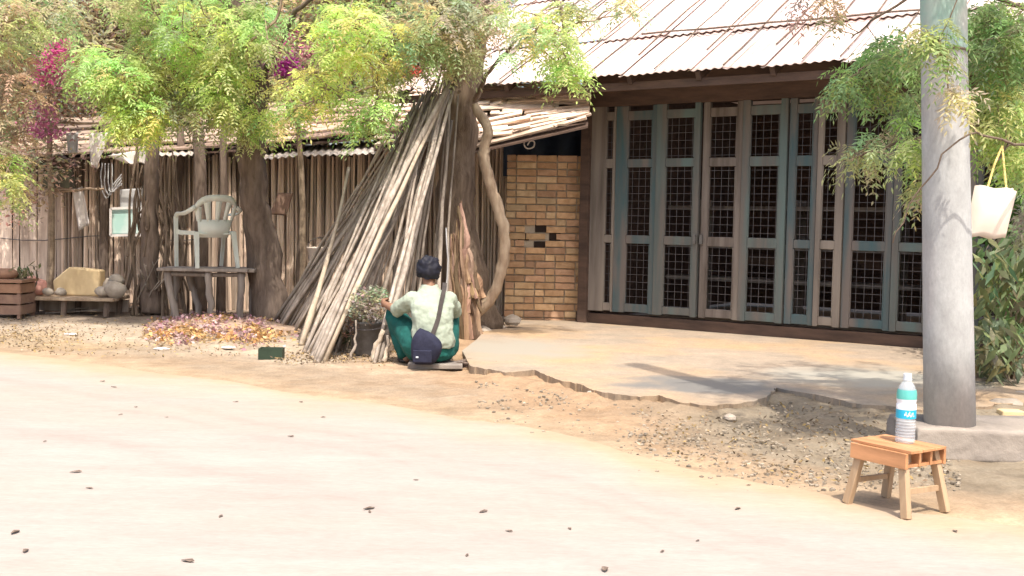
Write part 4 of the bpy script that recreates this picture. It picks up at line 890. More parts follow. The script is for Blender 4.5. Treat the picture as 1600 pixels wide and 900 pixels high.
# crate at the left edge
p = at(2, 480, 13.0); p.z = 0; cr = empty('wooden_crate', p, 'worn brown wooden crate at the left edge of the photo', 'crate')
for k_, z in enumerate((.1, .22, .34)):
    mb = MB(); 
    for (a_, b_) in (((-.3, -.2), (.3, -.2)), ((-.3, .2), (.3, .2)), ((-.3, -.2), (-.3, .2)), ((.3, -.2), (.3, .2))): mb.beam((*a_, z), (*b_, z), .016, .1)
    mb.build('slat', M['clay'] if k_ == 2 else M['brownbrd'], cr)
for x in (-.28, .28):
    for y in (-.18, .18): mb = MB(); mb.box((x, y, .2), (.035, .035, .4)); mb.build('post', M['brownbrd'], cr)
mb = MB(); mb.box((0, 0, .42), (.66, .46, .03)); mb.build('lid', M['clay'], cr)
p = at(15, 455, 13.0); tag_ = MB(); tag_.rock((0, 0, .06), (.16, .1, .07), seg=8, rings=6); tag(tag_.build('red_bundle', M['clay'], smooth=True, loc=(p.x - .05, 13.0, .43)), 'reddish clay coloured bundle on top of the crate', 'bundle')
b6 = at(36, 455, 13.2); b6.z = 0
shrub('potted_plant', 'small spiky plant between the crate and the pink sack', (at(33, 470, 13.05).x, 13.1, 0), [(32, 428, 22, 18, 12.95, 13.25, 14, (.2, .24, .12))], .12, .03, 6, .05, 4, .008, cat='plant')
# low stick heap and little stool frame left of table
for k_ in range(16):
    a_ = gd(random.uniform(60, 210), random.uniform(478, 492)); b_ = a_ + Vector((random.uniform(.25, .8), random.uniform(-.15, .15), random.uniform(.0, .08)))
    pole_(a_ + Vector((0, 0, .015)), b_ + Vector((0, 0, .015)), random.uniform(.008, .016), 'stick', 'thin dead stick lying on the ground before the plank bench', 'dead sticks on the ground by the bench')
for k_ in range(10):
    a_ = gd(random.uniform(190, 262), random.uniform(480, 492)); b_ = at(random.uniform(215, 262), random.uniform(400, 460), 13.3)
    pole_(a_, b_, random.uniform(.01, .02), 'stick', 'short stick propped at the foot of the shaggy trunk', 'sticks at the foot of the shaggy trunk')
# bucket with dry plant
gb = gd(571, 556); bkt = empty('bucket', (gb.x, gb.y + .12, 0), 'dark dented metal bucket between the poles and the person', 'bucket')
mb = MB(); mb.lathe([(.125, 0), (.13, .012), (.165, .27), (.172, .275), (.172, .30), (.16, .30), (.155, .28), (.12, .02)], n=28, close=False); mb.lathe([(.0005, .004), (.125, .004)], n=28, close=False); mb.build('body', M['metal'], bkt, True)
mb = MB(); mb.lathe([(.0005, .24), (.155, .24)], n=28, close=False); mb.build('soil', M['stain'], bkt)
mb = MB(); mb.tube([(.17 * math.cos(a), -.02 - .16 * math.sin(a), .28 - .05 * math.sin(a)) for a in np.linspace(0, math.pi, 12)], .005, 5); mb.build('handle', M['wire'], bkt)
shrub('dry_plant', 'dry whitish grey plant heaped over the metal bucket', (gb.x, gb.y + .12, .24), [(572, 478, 36, 26, 9.75, 10.15, 60, (.55, .50, .40)), (585, 465, 22, 16, 9.8, 10.1, 20, (.4, .43, .3)), (545, 505, 14, 20, 9.8, 10.1, 10, (.34, .26, .18))], .045, .02, 12, .035, 8, .005, droop=0, cat='plant')
p = gd(524, 552); shrub('weed', 'low dark green weed at the foot of the poles', (p.x, p.y + .2, 0), [(528, 535, 22, 18, 10.2, 10.6, 22, (.13, .15, .08))], .06, .025, 12, .04, 5, .004, cat='plant')
# cut stakes beside the bucket
for k_, (b, t, r, lb) in enumerate((((584, 566), (600, 516), .035, 'stout pale stake beside the bucket'), ((600, 567), (606, 524), .022, 'thin pale stake between the bucket and the person'), ((548, 560), (556, 500), .014, 'thin brown stake on the left side of the bucket'))):
    pole_(gd(*b), at(*t, gd(*b).y + .05), r, 'palestick' if k_ < 2 else 'stick', lb, 'stakes by the bucket')
# planter trough
p = gd(421, 562); tr_ = empty('planter', (p.x, p.y + .08, 0), 'small dark green planter on the ground below the petals', 'planter', rz=.05)
mb = MB(); 
for (c_, s_) in (((0, -.065, .045), (.2, .012, .09)), ((0, .065, .045), (.2, .012, .09)), ((-.094, 0, .045), (.012, .118, .09)), ((.094, 0, .045), (.012, .118, .09)), ((0, 0, .006), (.176, .118, .012))): mb.box(c_, s_)
mb.build('body', M['greenpot'], tr_); mb = MB(); mb.box((0, 0, .05), (.175, .117, .03)); mb.build('soil', M['stain'], tr_)

# ---------------------------------------------------------------- the squatting person
def skin(name, nodes, edges, m, parent, sub=2, root=0, smooth=True):
    bm = bmesh.new(); sk_ = bm.verts.layers.skin.verify(); vs = []
    for i, (co, r) in enumerate(nodes):
        v = bm.verts.new(co); rr = r if hasattr(r, '__len__') else (r, r); v[sk_].radius = rr; v[sk_].use_root = (i == root); vs.append(v)
    for a, b in edges: bm.edges.new((vs[a], vs[b]))
    me = bpy.data.meshes.new(name); bm.to_mesh(me); bm.free(); o = bpy.data.objects.new(name, me); C.objects.link(o)
    md = o.modifiers.new('s', 'SKIN'); md.use_smooth_shade = True; md.branch_smoothing = .6; o.modifiers.new('ss', 'SUBSURF').levels = sub
    o.modifiers['ss'].render_levels = sub
    dg = bpy.context.evaluated_depsgraph_get(); dg.update(); me2 = bpy.data.meshes.new_from_object(o.evaluated_get(dg)); bpy.data.objects.remove(o)
    me2.materials.clear(); me2.materials.append(m); me2.name = name; me2.shade_smooth(); o = bpy.data.objects.new(name, me2); C.objects.link(o); o.parent = parent; return o
pg = gd(668, 580); PB = Vector((pg.x, pg.y + .30, 0))
person = empty('person', PB, 'person in a pale shirt and green trousers squatting with back turned', 'person', rz=R(15))
V3 = Vector
bn = [((0, 0, .22), (.13, .11)), ((0, .03, .34), (.125, .1)), ((0, .05, .48), (.15, .1)), ((0, .09, .60), (.10, .08)), ((0, .12, .66), (.05, .05)), ((.0, .14, .715), (.065, .075)), ((.0, .15, .79), (.085, .095)), ((0, .15, .84), (.06, .07)),   # 0..7
      ((-.16, .08, .57), .055), ((-.26, .18, .46), .042), ((-.31, .30, .47), .034), ((-.335, .38, .49), (.022, .03)),   # 8..11 left arm
      ((.16, .08, .57), .055), ((.26, .20, .44), .042), ((.14, .40, .46), .034), ((.08, .46, .47), (.022, .03)),   # 12..15
      ((-.10, .03, .2), .095), ((-.22, .36, .40), .065), ((-.17, .26, .2), .05), ((-.16, .22, .06), .035), ((-.18, .36, .03), (.035, .025)),   # 16..20
      ((.10, .03, .2), .095), ((.20, .38, .40), .065), ((.16, .27, .2), .05), ((.15, .22, .06), .035), ((.17, .36, .03), (.035, .025))]
be = [(0, 1), (1, 2), (2, 3), (3, 4), (4, 5), (5, 6), (6, 7), (3, 8), (8, 9), (9, 10), (10, 11), (3, 12), (12, 13), (13, 14), (14, 15), (0, 16), (16, 17), (17, 18), (18, 19), (19, 20), (0, 21), (21, 22), (22, 23), (23, 24), (24, 25)]
# fingers curled round what each hand holds
for hand, sg in ((11, -1), (15, 1)):
    hc = V3(bn[hand][0])
    for q, (dx, dz, ln) in enumerate(((-.02, .03, .8), (-.01, .012, 1.0), (0, -.008, .95), (.0, -.028, .75))):
        a = len(bn); bn.append((tuple(hc + V3((dx * sg * -1, .035, dz))), .010)); bn.append((tuple(hc + V3((sg * -.03 * ln, .06 * ln, dz))), .009)); bn.append((tuple(hc + V3((sg * -.05 * ln, .035, dz - .004))), .007))
        be += [(hand, a), (a, a + 1), (a + 1, a + 2)]
    a = len(bn); bn.append((tuple(hc + V3((sg * -.03, -.005, .03))), .011)); bn.append((tuple(hc + V3((sg * -.045, .02, .035))), .008)); be += [(hand, a), (a, a + 1)]
def fuse(name, fill, m, parent, vox=.009, smooth=6, folds=0.0):
    mb = MB(); fill(mb); o = mb.build(name, m); rm = o.modifiers.new('r', 'REMESH'); rm.mode = 'VOXEL'; rm.voxel_size = vox; rm.use_smooth_shade = True
    sm = o.modifiers.new('s', 'SMOOTH'); sm.iterations = smooth; sm.factor = .5
    if folds:
        t = bpy.data.textures.new('folds', 'CLOUDS'); t.noise_scale = .07; dm = o.modifiers.new('f', 'DISPLACE'); dm.texture = t; dm.strength = folds; dm.texture_coords = 'LOCAL'
    dg = bpy.context.evaluated_depsgraph_get(); dg.update(); me2 = bpy.data.meshes.new_from_object(o.evaluated_get(dg)); bpy.data.objects.remove(o)
    me2.materials.clear(); me2.materials.append(m); me2.name = name; me2.shade_smooth(); o = bpy.data.objects.new(name, me2); C.objects.link(o); o.parent = parent; return o
def ball(mb, c, rr, seg=12):
    rr = rr if hasattr(rr, '__len__') else (rr, rr, rr); n = seg; k = seg // 2
    vs = [(c[0] + rr[0] * math.sin(math.pi * i / k) * math.cos(2 * math.pi * j / n), c[1] + rr[1] * math.sin(math.pi * i / k) * math.sin(2 * math.pi * j / n), c[2] + rr[2] * math.cos(math.pi * i / k)) for i in range(k + 1) for j in range(n)]
    mb.add(vs, [(i * n + j, (i + 1) * n + j, (i + 1) * n + (j + 1) % n, i * n + (j + 1) % n) for i in range(k) for j in range(n)])
def caps(mb, a, b, ra, rb):
    mb.tube([a, V3(a).lerp(V3(b), .5), b], [ra, (ra + rb) / 2, rb], 12); ball(mb, a, ra); ball(mb, b, rb)
def loft(mb, rings):
    n = 24; vs = [(cx + rx_ * math.cos(2 * math.pi * j / n), yc + ry_ * math.sin(2 * math.pi * j / n), z) for z, cx, yc, rx_, ry_ in rings for j in range(n)]; k = len(rings)
    mb.add(vs, [(i * n + j, i * n + (j + 1) % n, (i + 1) * n + (j + 1) % n, (i + 1) * n + j) for i in range(k - 1) for j in range(n)] + [tuple(range(n - 1, -1, -1)), tuple((k - 1) * n + j for j in range(n))])
def fbody(mb):
    loft(mb, [(.12, 0, -.02, .13, .10), (.22, 0, -.04, .15, .12), (.34, 0, -.04, .14, .11), (.46, 0, -.02, .15, .10), (.55, 0, .02, .13, .08), (.61, 0, .06, .07, .06)])
    caps(mb, (0, .06, .58), (0, .12, .70), .055, .05); ball(mb, (0, .145, .785), (.078, .096, .10), 16); ball(mb, (0, .175, .73), (.055, .06, .055)); ball(mb, (0, .25, .765), (.014, .016, .024), 8)
    for s_ in (-1, 1): ball(mb, (s_ * .082, .14, .765), (.012, .022, .032), 8)
    caps(mb, (-.15, .04, .55), (-.26, .17, .45), .052, .04); caps(mb, (-.26, .17, .45), (-.325, .345, .485), .038, .026); ball(mb, (-.335, .38, .49), (.02, .042, .04))
    caps(mb, (.15, .04, .55), (.25, .20, .44), .052, .04); caps(mb, (.25, .20, .44), (.10, .44, .465), .038, .026); ball(mb, (.08, .46, .47), (.04, .03, .04))
    for s_ in (-1, 1):
        caps(mb, (s_ * .10, 0, .18), (s_ * .22, .36, .40), .085, .058); caps(mb, (s_ * .22, .36, .40), (s_ * .16, .22, .07), .052, .034); caps(mb, (s_ * .16, .20, .04), (s_ * .18, .36, .03), .034, .028)
    for hc, sg in ((V3((-.335, .38, .49)), -1), (V3((.08, .46, .47)), 1)):
        for dz, ln in ((.030, .85), (.010, 1.0), (-.010, .95), (-.029, .75)):
            a = hc + V3((0, .03, dz)); b = hc + V3((sg * -.03 * ln, .062 * ln, dz)); c = hc + V3((sg * -.055 * ln, .04, dz - .003)); caps(mb, a, b, .0088, .008); caps(mb, b, c, .008, .0068)
        a = hc + V3((sg * -.008, -.01, .028)); b = hc + V3((sg * -.035, .006, .036)); c = hc + V3((sg * -.05, .028, .03)); caps(mb, a, b, .0105, .009); caps(mb, b, c, .009, .0075)
body = fuse('body', fbody, M['skin'], person, .0055, 2)
# ears, nose
mb = MB()
for s_ in (-1, 1): mb.rock((s_ * .034, .237, .79), (.012, .006, .007), seg=8, rings=6)
mb.build('eyes', M['hair'], person, True)
# short thick hair: an uneven shell over the skull down to the nape
mb = MB(); vs = []; nu, nv = 40, 20
for i in range(nv + 1):
    for j in range(nu):
        th = 2 * math.pi * j / nu; fr_ = max(0, math.sin(th)); ph = math.pi * .72 * i / nv * (1 - .42 * fr_)
        d = V3((math.sin(ph) * math.cos(th), math.sin(ph) * math.sin(th), math.cos(ph))); k_ = 1 + .16 * noise.noise(d * 2.2 + V3((3, 1, 0))) + .12 * noise.noise(d * 7) + .07 * noise.noise(d * 19)
        vs.append((.098 * d.x * k_, .135 + .116 * d.y * k_, .785 + .112 * d.z * k_))
mb.add(vs, [(i * nu + j, (i + 1) * nu + j, (i + 1) * nu + (j + 1) % nu, i * nu + (j + 1) % nu) for i in range(nv) for j in range(nu)] + [tuple(nv * nu + j for j in range(nu))])
mb.build('hair', M['hair'], person, True)
def ftr(mb):
    loft(mb, [(.055, 0, -.05, .13, .10), (.10, 0, -.05, .185, .15), (.18, 0, -.04, .195, .16), (.27, 0, -.03, .165, .135), (.33, 0, -.03, .145, .12)])
    for s_ in (-1, 1):
        caps(mb, (s_ * .11, .0, .17), (s_ * .235, .37, .385), .125, .085); caps(mb, (s_ * .235, .37, .385), (s_ * .18, .23, .10), .085, .07)
fuse('trousers', ftr, M['green'], person, .009, 8, .02)
def fsh(mb):
    loft(mb, [(.165, .01, -.07, .175, .15), (.22, .005, -.075, .18, .155), (.32, 0, -.075, .168, .145), (.42, 0, -.055, .172, .14), (.50, 0, -.025, .182, .125), (.555, 0, .015, .175, .11), (.60, 0, .05, .125, .09), (.64, 0, .08, .075, .072), (.662, 0, .09, .064, .064)])
    caps(mb, (-.15, .035, .54), (-.255, .155, .455), .075, .064); caps(mb, (.15, .035, .54), (.235, .17, .445), .075, .064)
fuse('shirt', fsh, M['shirt'], person, .008, 5, .03)
for s_ in (-1, 1):
    mb = MB(); mb.rock((s_ * .175, .30, .022), (.05, .13, .022), seg=12, rings=6); mb.build('sandal', M['strap'], person, True)
# low board they sit on
o = MB(); o.box((0, 0, .025), (.44, .24, .04), jit=.006); tag(o.build('low_board', M['wood'], loc=(PB.x + .05, PB.y - .08, 0), bevel=.006), 'flat grey board on the ground under the squatting person', 'board')
mb = MB()
for k_ in range(3):
    mb.tube([(.14 * math.cos(a) * (1 + .1 * k_), .11 * math.sin(a) * (1 + .1 * k_), .018 + .012 * k_ + .006 * math.sin(a * 3 + k_)) for a in np.linspace(0, 6.1, 20)], .009, 6)
p = gd(744, 574); tag(mb.build('rope_coil', M['darkbark'], loc=(p.x, p.y, 0)), 'dark coil of rope on the ground right of the squatting person', 'rope')
# bag with strap
bgp = Vector((at(662, 552, PB.y - .33).x, PB.y - .27, 0)); bag = empty('shoulder_bag', bgp, 'navy shoulder bag resting against the person’s lower back', 'bag')
mb = MB(); vs = []; nu, nv = 20, 12; hh = .27
for i in range(nv + 1):
    t = i / nv; wq = (.125 * (math.sin(math.pi * min(1, t * .86 + .10)) ** .5)); dq = .06 * (math.sin(math.pi * (t * .9 + .07)) ** .6)
    for j in range(nu):
        th = 2 * math.pi * j / nu; sg_ = 1 + .10 * noise.noise(V3((math.cos(th) * 1.5, t * 3, math.sin(th)))); vs.append((wq * sg_ * math.copysign(abs(math.cos(th)) ** .8, math.cos(th)) + .018 * math.sin(t * 2.5), dq * sg_ * math.sin(th) * (1 + .12 * math.sin(4 * th + i * .7)), .05 + hh * t - .02 * math.cos(th) * t))
mb.add(vs, [(i * nu + j, i * nu + (j + 1) % nu, (i + 1) * nu + (j + 1) % nu, (i + 1) * nu + j) for i in range(nv) for j in range(nu)] + [tuple(range(nu - 1, -1, -1)), tuple(nv * nu + j for j in range(nu))]); mb.build('pouch', M['navy'], bag, True)
mb = MB(); mb.box((-.01, -.062, .12), (.15, .02, .1)); mb.build('pocket', M['navy'], bag, bevel=.008)
mb = MB(); mb.box((-.05, -.076, .115), (.02, .004, .012)); mb.build('zip_pull', M['cap'], bag)
def sp_(x, y, z): return V3((x, y, z)) - bgp
Q = [at(673, 530, bgp.y + .01), at(684, 500, PB.y - .19), at(690, 470, PB.y - .125), at(694, 452, PB.y - .06), at(695, 440, PB.y + .03)]
Q[-1].z = Q[-2].z + .045
mb = MB(); d = dens([q - bgp for q in Q], 5, 0)
for a, b in zip(d[:-1], d[1:]): mb.beam(a, b + (b - a) * .1, .036, .006, Vector((.1, -1, .35)))
mb.build('strap', M['strap'], bag)
# what the left hand holds: a short white blade-like slat
hb = at(606, 486, PB.y + .36); mb = MB(); mb.beam((0, 0, -.12), (.0, 0, .09), .03, .008, Vector((0, 1, 0))); mb.beam((-.01, 0, -.16), (-.03, -.02, -.3), .05, .012, Vector((0, 1, 0)))
tag(mb.build('bark_strip', M['palestick'], loc=hb), 'pale strip of bark held in the person’s left hand', 'bark strip')

# ---------------------------------------------------------------- stool and bottle
fc = gd(1411, 812)          # foot of the nearest leg
th = R(57); ax = V3((-math.cos(th), math.sin(th), 0)); ay = V3((math.sin(th), math.cos(th), 0))
Ls, Ws, hs = .285, .262, .285
ctr = fc + ax * (Ls / 2) + ay * (Ws / 2); ctr.z = 0
stool = empty('wooden_stool', (ctr.x, ctr.y, 0), 'low wooden stool with an orange top standing on the pale road', 'stool', rz=math.atan2(-ax.y, -ax.x))
# local x: along -ax (towards the nearest end), local y: along ay rotated
z1 = hs
mb = MB()
for k_ in range(3): mb.box((0, -.077 + k_ * .077, z1 - .006), (Ls + .03, .0745, .012), jit=.0012)
mb.build('seat', M['stool'], stool, bevel=.002)
for s_ in (-1, 1):
    mb = MB(); mb.box((0, s_ * (Ws / 2 - .008), z1 - .045), (Ls + .005, .016, .065)); mb.build('apron', M['stool'], stool, bevel=.002)
for k_, y in enumerate((-.036, .036)): mb = MB(); mb.box((0, y, z1 - .043), (Ls, .014, .060)); mb.build('rib', M['stool'], stool)
for s_ in (-1, 1):
    mb = MB(); mb.box((s_ * (Ls / 2 - .02), 0, z1 - .068), (.03, Ws - .034, .012)); mb.build('bottom_batten', M['stool'], stool)
    mb = MB(); mb.box((s_ * (Ls / 2 - .045), 0, z1 - .04), (.012, Ws - .034, .05)); mb.build('end_board', M['stoolleg'], stool)
for sx_ in (-1, 1):
    for sy_ in (-1, 1):
        t = V3((sx_ * (Ls / 2 - .040), sy_ * (Ws / 2 - .034), z1 - .014)); b = V3((sx_ * (Ls / 2 + .012), sy_ * (Ws / 2 - .004), .004))
        mb = MB(); mb.beam(b, t, .036, .03, V3((0, 1, 0))); mb.build('leg', M['stoolleg'], stool, bevel=.003)
for s_ in (-1, 1):
    mb = MB(); mb.beam((s_ * (Ls / 2 - .012), -Ws / 2 + .02, .11), (s_ * (Ls / 2 - .012), Ws / 2 - .02, .105), .014, .022); mb.build('stretcher', M['stoolleg'], stool)
bt = at(1414, 697, ctr.y + .02); bt = Vector((at(1414, 690, ctr.y).x, ctr.y, hs)); bot_ = empty('water_bottle', bt, 'clear plastic water bottle with cyan and teal label on the stool', 'bottle')
HB = .298; rb = .041
prof = [(.034, 0), (rb, .006)]
for k_ in range(7):
    z = .015 + k_ * .013; prof += [(rb, z), (rb, z + .006), (rb - .003, z + .0095)]
prof += [(rb, .11), (rb, .165), (.0375, .17), (.040, .18), (.041, .21), (.037, .232), (.028, .252), (.017, .266), (.0145, .272), (.0145, .284)]
mb = MB(); mb.lathe(prof, n=36); mb.build('body', M['plastic'], bot_, True)
mb = MB(); mb.lathe([(.017, .276), (.017, .296), (.0155, .298)], n=24); mb.lathe([(.0195, .270), (.0195, .275)], n=24); mb.build('cap', M['cap'], bot_)
lb2 = MB(); lb2.lathe([(rb + .0008, .108), (rb + .0008, .146)], n=36, close=False); lab = lb2.build('label', M['lab2'], bot_, True)
lb2 = MB(); lb2.lathe([(rb + .0008, .146), (rb + .0008, .166), (.0386, .172), (.0408, .18), (.0415, .19)], n=36, close=False); lb2.build('label', M['lab3'], bot_, True)
lb2 = MB(); lb2.lathe([(.0417, .19), (.0418, .212), (.0385, .230)], n=36, close=False); lb2.build('label', M['lab1'], bot_, True)
mb = MB()   # white flourish printed on the cyan band
for k_ in range(9):
    a0 = -math.pi / 2 - .5 + k_ * .12; zz = .126 + .006 * math.sin(k_ * 2.1); hgt_ = (.010, .016, .008, .014, .018, .009, .015, .011, .007)[k_]; r_ = rb + .0014
    p_ = [(r_ * math.cos(a0), r_ * math.sin(a0), zz - hgt_ / 2), (r_ * math.cos(a0 + .09), r_ * math.sin(a0 + .09), zz - hgt_ / 2), (r_ * math.cos(a0 + .09), r_ * math.sin(a0 + .09), zz + hgt_ / 2), (r_ * math.cos(a0), r_ * math.sin(a0), zz + hgt_ / 2)]
    mb.add(p_, [(0, 1, 2, 3)])
mb.build('print', M['lab3'], lab)

# ---------------------------------------------------------------- concrete pole, footing, hanging bag
pf_ = gd(1484, 664, .15); plx = at(1388, 690, pf_.y - .1).x
fw = 1.05
foot = fuse('concrete_footing', lambda m_: m_.box((fw / 2, 0, .065), (fw, .5, .17), jit=.012, taper=.97), M['footing'], None, .012, 1, .012); foot.location = (plx + .1, pf_.y + .06, 0)
tag(foot, 'rough concrete footing block under the tall pole', 'footing')
pole = empty('utility_pole', (pf_.x, pf_.y, .14), 'thick grey concrete pole with a faded green band near the stool', 'pole')
ptop = at(1474, 0, pf_.y); pole.rotation_euler = (0, math.atan2(ptop.x - pf_.x, ptop.z - .14), 0)
s_p = FPX / pf_.y; r0 = 39 / s_p; r1 = 33 / s_p
mb = MB(); mb.lathe([(r0 + (r1 - r0) * t * 6.5 / 2.35 if t < .3 else r0 + (r1 - r0) * .83 - .02 * (t - .3), t * 6.5) for t in np.linspace(0, 1, 14)], n=40); mb.build('shaft', M['polecon'], pole, True)
zb = at(1480, 80, pf_.y).z - .14
mb = MB(); rr = r0 + (r1 - r0) * (zb / 2.35); mb.lathe([(rr + .002, zb), (rr + .001, zb + .5)], n=40, close=False); mb.build('paint_band', M['ptint'], pole, True)
mb = MB(); mb.tube([((rr + .008) * math.cos(a), (rr + .008) * math.sin(a), zb + .0 + .004 * math.sin(3 * a)) for a in np.linspace(0, 6.2832, 25)], .006, 6); mb.build('tie_wire', M['darkbark'], pole)
hb_ = at(1548, 292, 6.3); hb_o = empty('hanging_bag', hb_, 'cream bag hanging by a yellow strap right of the concrete pole', 'bag')
P4 = [at(x, y, 6.3) - hb_ for x, y in ((1523, 290), (1589, 297), (1571, 373), (1508, 369))]; mb = MB(); vs = []; nn = 10
for sgn in (-1, 1):
    for r in range(nn + 1):
        for c in range(nn + 1):
            u, v = c / nn, r / nn; p = P4[0].lerp(P4[1], u).lerp(P4[3].lerp(P4[2], u), v); bul = math.sin(math.pi * u) ** .6 * (.02 + .035 * math.sin(math.pi * min(1, v * .8 + .12))); p.y += sgn * bul; p.z += .006 * math.sin(u * 11 + v * 4); vs.append(p)
n_ = (nn + 1) ** 2; fs = [(r * (nn + 1) + c, (r + 1) * (nn + 1) + c, (r + 1) * (nn + 1) + c + 1, r * (nn + 1) + c + 1) for r in range(nn) for c in range(nn)]
fs += [tuple(n_ + i for i in f[::-1]) for f in fs]
fs += [(nn * (nn + 1) + c, n_ + nn * (nn + 1) + c, n_ + nn * (nn + 1) + c + 1, nn * (nn + 1) + c + 1) for c in range(nn)]
mb.add(vs, fs); mb.build('sack', M['cream'], hb_o, True)
hk = at(1566, 228, 6.5) - hb_
mb = MB(); mb.tube([P4[0].lerp(P4[1], .30) + V3((0, 0, -.01)), hk.lerp(P4[0], .5) + V3((.03, 0, 0)), hk, P4[0].lerp(P4[1], .75)], .006, 6, flat=.5); mb.build('strap', M['yellow'], hb_o)
mb = MB(); mb.tube(dens([P4[0].lerp(P4[1], .1) , V3((-.01, -.02, -.03)) , V3((.02, -.02, -.03)), P4[1].lerp(P4[0], .1)], 4, 0), .009, 6); mb.build('hem', M['cream'], hb_o)
# small objects right of the pole
p = gd(1578, 655); mb = MB(); mb.box((0, 0, .03), (.14, .1, .06)); tag(mb.build('yellow_block', M['foam'], loc=p, bevel=.008), 'small yellow block on the rubble right of the concrete pole', 'block')
for k_, (px, py, r_, lb) in enumerate(((1570, 640, .14, 'flat brownish stone right of the concrete pole behind the yellow block'), (1545, 618, .09, 'small stone at the foot of the broad leaved shrub'), (1600, 625, .11, 'stone at the right edge of the photo below the shrub'))):
    p = gd(px, py); mb = MB(); mb.rock((0, 0, r_ * .2), (r_, r_ * .7, r_ * .35), seg=9, rings=6); tag(mb.build('stone', M['stone'], smooth=True, loc=p), lb, 'stone', 'stones near the pole')

# broken chunks at the slab edge
lbs = ['pale broken chunk below the slab edge, left one of the pair', 'pale broken chunk below the slab edge, right one of the pair', 'small sharp chunk beside the pair below the slab edge', 'grey lump at the bottom of the brick wall', 'tan lump between the stump and brick wall', 'low stone in front of the curved trunk', 'small stone under the slab lip near the gravel']
for k_, (px, py, r_) in enumerate(((924, 620, .045), (975, 624, .05), (992, 628, .03), (800, 520, .1), (772, 520, .12), (755, 524, .1), (1140, 656, .04))):
    p = gd(px, py); mb = MB(); mb.rock((0, 0, r_ * .35), (r_, r_ * .8, r_ * .6), seg=8, rings=5); tag(mb.build('stone', M['stone'], loc=p + V3((0, 0, 0 if k_ not in (3,) else .1))), lbs[k_], 'stone', 'loose stones by the slab')

# ---------------------------------------------------------------- ground litter
# petals and dead leaves heaped under the table
n = 6500; Pm = []; Cm = []
heap = [(330, 512, 70, 20, .10), (395, 518, 40, 18, .08), (270, 520, 50, 16, .05)]
while len(Pm) < n:
    q = random.choice(heap); px = random.gauss(q[0], q[2] * .55); py = random.gauss(q[1], q[3] * .5)
    if not (225 < px < 470 and 488 < py < 556): continue
    p = gd(px, py); h = q[4] * math.exp(-((px - q[0]) / q[2]) ** 2 - ((py - q[1]) / q[3]) ** 2); Pm.append((p.x, p.y, random.uniform(.005, .02 + h)))
    pinky = noise.noise(Vector((px * .03, py * .1, 0))) + (.25 if py < 522 else -.15)
    Cm.append(random.choice([(.55, .27, .33), (.5, .32, .35), (.6, .44, .42), (.42, .29, .24), (.34, .24, .18)] if pinky + random.uniform(-.3, .3) > 0 else [(.66, .42, .16), (.6, .33, .15), (.7, .5, .25), (.4, .28, .16)]))
lit = leafobj('petal_litter', [simple_leaves(np.array(Pm), np.array(Cm), 1, .005, .05, .035, 0)], M['petal']); tag(lit, 'heap of pink and orange fallen petals under the table', 'petal litter', kind='stuff')
mb = MB(); p = gd(345, 515); mb.rock((0, 0, 0), (.75, .5, .09), seg=20, rings=8); mb.rock((.55, -.1, 0), (.4, .35, .07), seg=16, rings=8)
o = mb.build('ground_mound', M['soil'], smooth=True, loc=p); o['kind'] = 'structure'
for i_, d_ in enumerate(o.data.attributes['Col'].data): d_.color = (.42, .3, .22, 1)
Pm = []; Cm = []
while len(Pm) < 5200:
    r_ = random.random()
    if r_ < .35: p = gd(random.uniform(0, 640), random.uniform(490, 560))
    elif r_ < .5: p = gd(random.gauss(40, 50), random.gauss(525, 12)); 
    elif r_ < .62: p = gd(random.uniform(430, 620), random.gauss(562, 6))
    elif r_ < .85: p = gd(random.uniform(1000, 1480), random.uniform(635, 760))
    else: p = gd(random.uniform(1520, 1640), random.uniform(600, 670))
    if p.y < roadY(p.x) + .15: continue
    Pm.append((p.x, p.y, .012 + random.uniform(0, .012))); Cm.append(random.choice([(.36, .26, .15), (.42, .3, .13), (.25, .18, .12), (.16, .12, .08), (.42, .35, .26)]))
lit = leafobj('leaf_litter', [simple_leaves(np.array(Pm), np.array(Cm), 1, .01, .032, .014, 0, .1)], M['petal']); tag(lit, 'scattered dry brown and yellow leaf litter on the verge', 'leaf litter', kind='stuff')
mb = MB()
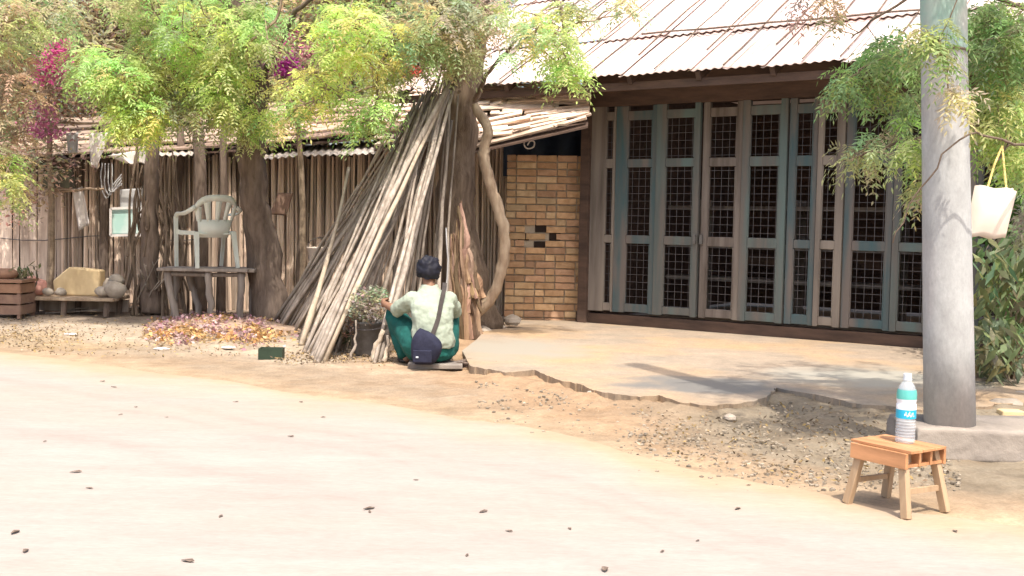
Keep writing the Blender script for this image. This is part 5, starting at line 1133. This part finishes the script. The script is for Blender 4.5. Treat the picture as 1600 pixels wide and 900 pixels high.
for i in range(3400):
    if i % 5 < 3: p = gd(random.uniform(960, 1500), random.uniform(625, 770))
    elif i % 5 == 3: p = gd(random.uniform(740, 1060), random.gauss(618, 12) if random.random() < .6 else random.uniform(590, 680))
    else: p = gd(random.uniform(1510, 1640), random.uniform(600, 665))
    if p.y < roadY(p.x) + random.choice([-.6, -.25, 0, .1, .4]) * random.random(): continue
    r_ = random.choice([.004, .005, .007, .009, .014]); c = random.uniform(.35, .8); mb.rock((p.x, p.y, r_ * .3), (r_, r_ * .85, r_ * .6), (.5 * c, .42 * c, .32 * c), seg=3, rings=3)
tag(mb.build('gravel', M['pebble']), 'loose brown gravel between the slab and the stool', 'gravel', kind='stuff')
# single dead leaves on the road
random.seed(5)
proto = None
for (px, py, s_) in ((577, 795, 1.3), (24, 832, 1.3), (40, 861, 1.1), (293, 877, 1.2), (945, 890, 1.4), (454, 682, 1.0), (118, 738, 1.2), (178, 605, 1), (160, 596, 1), (1153, 795, 1.0), (795, 830, .8), (755, 800, 1.0), (140, 763, .8), (1212, 734, .8), (650, 750, .6), (1170, 758, .6), (368, 628, .8), (345, 807, .7), (578, 800, .7), (212, 636, .7), (1492, 830, .8), (1035, 862, .6), (890, 826, .7), (188, 648, .7), (505, 652, .8), (1090, 845, .5), (260, 652, .5), (470, 628, .9), (70, 690, .6), (730, 868, .6)):
    p = gd(px, py, .006)
    if proto is None:
        mb = MB(); mb.add([(-.022, 0, .002), (-.008, .009, .004), (.012, .007, .008), (.024, 0, .005), (.012, -.007, .003), (-.006, -.008, .006)], [(0, 5, 4, 3, 2, 1)])
        proto = mb.build('dry_leaf', M['darkbark']); o = proto; o.modifiers.new('t', 'SOLIDIFY').thickness = .0015
    else: o = proto.copy(); C.objects.link(o)
    o.location = p; o.scale = (s_, s_, s_); o.rotation_euler = (0, 0, random.uniform(0, 6.28))
    tag(o, 'small curled dark dry leaf lying on the pale road', 'leaf', 'dry leaves on the road')
# worn cloth scrap, white scraps near petals
for k_, (px, py, lb) in enumerate(((252, 547, 'white paper scrap on the ground left of the dark planter'), (357, 545, 'white paper scrap in front of the petals'), (110, 524, 'pale scrap on the ground at the left of the verge'))):
    p = gd(px, py); mb = MB(); mb.rock((0, 0, .012), (.07, .04, .014), seg=7, rings=4); tag(mb.build('paper_scrap', M['white'], loc=p), lb, 'paper scrap', 'paper scraps')
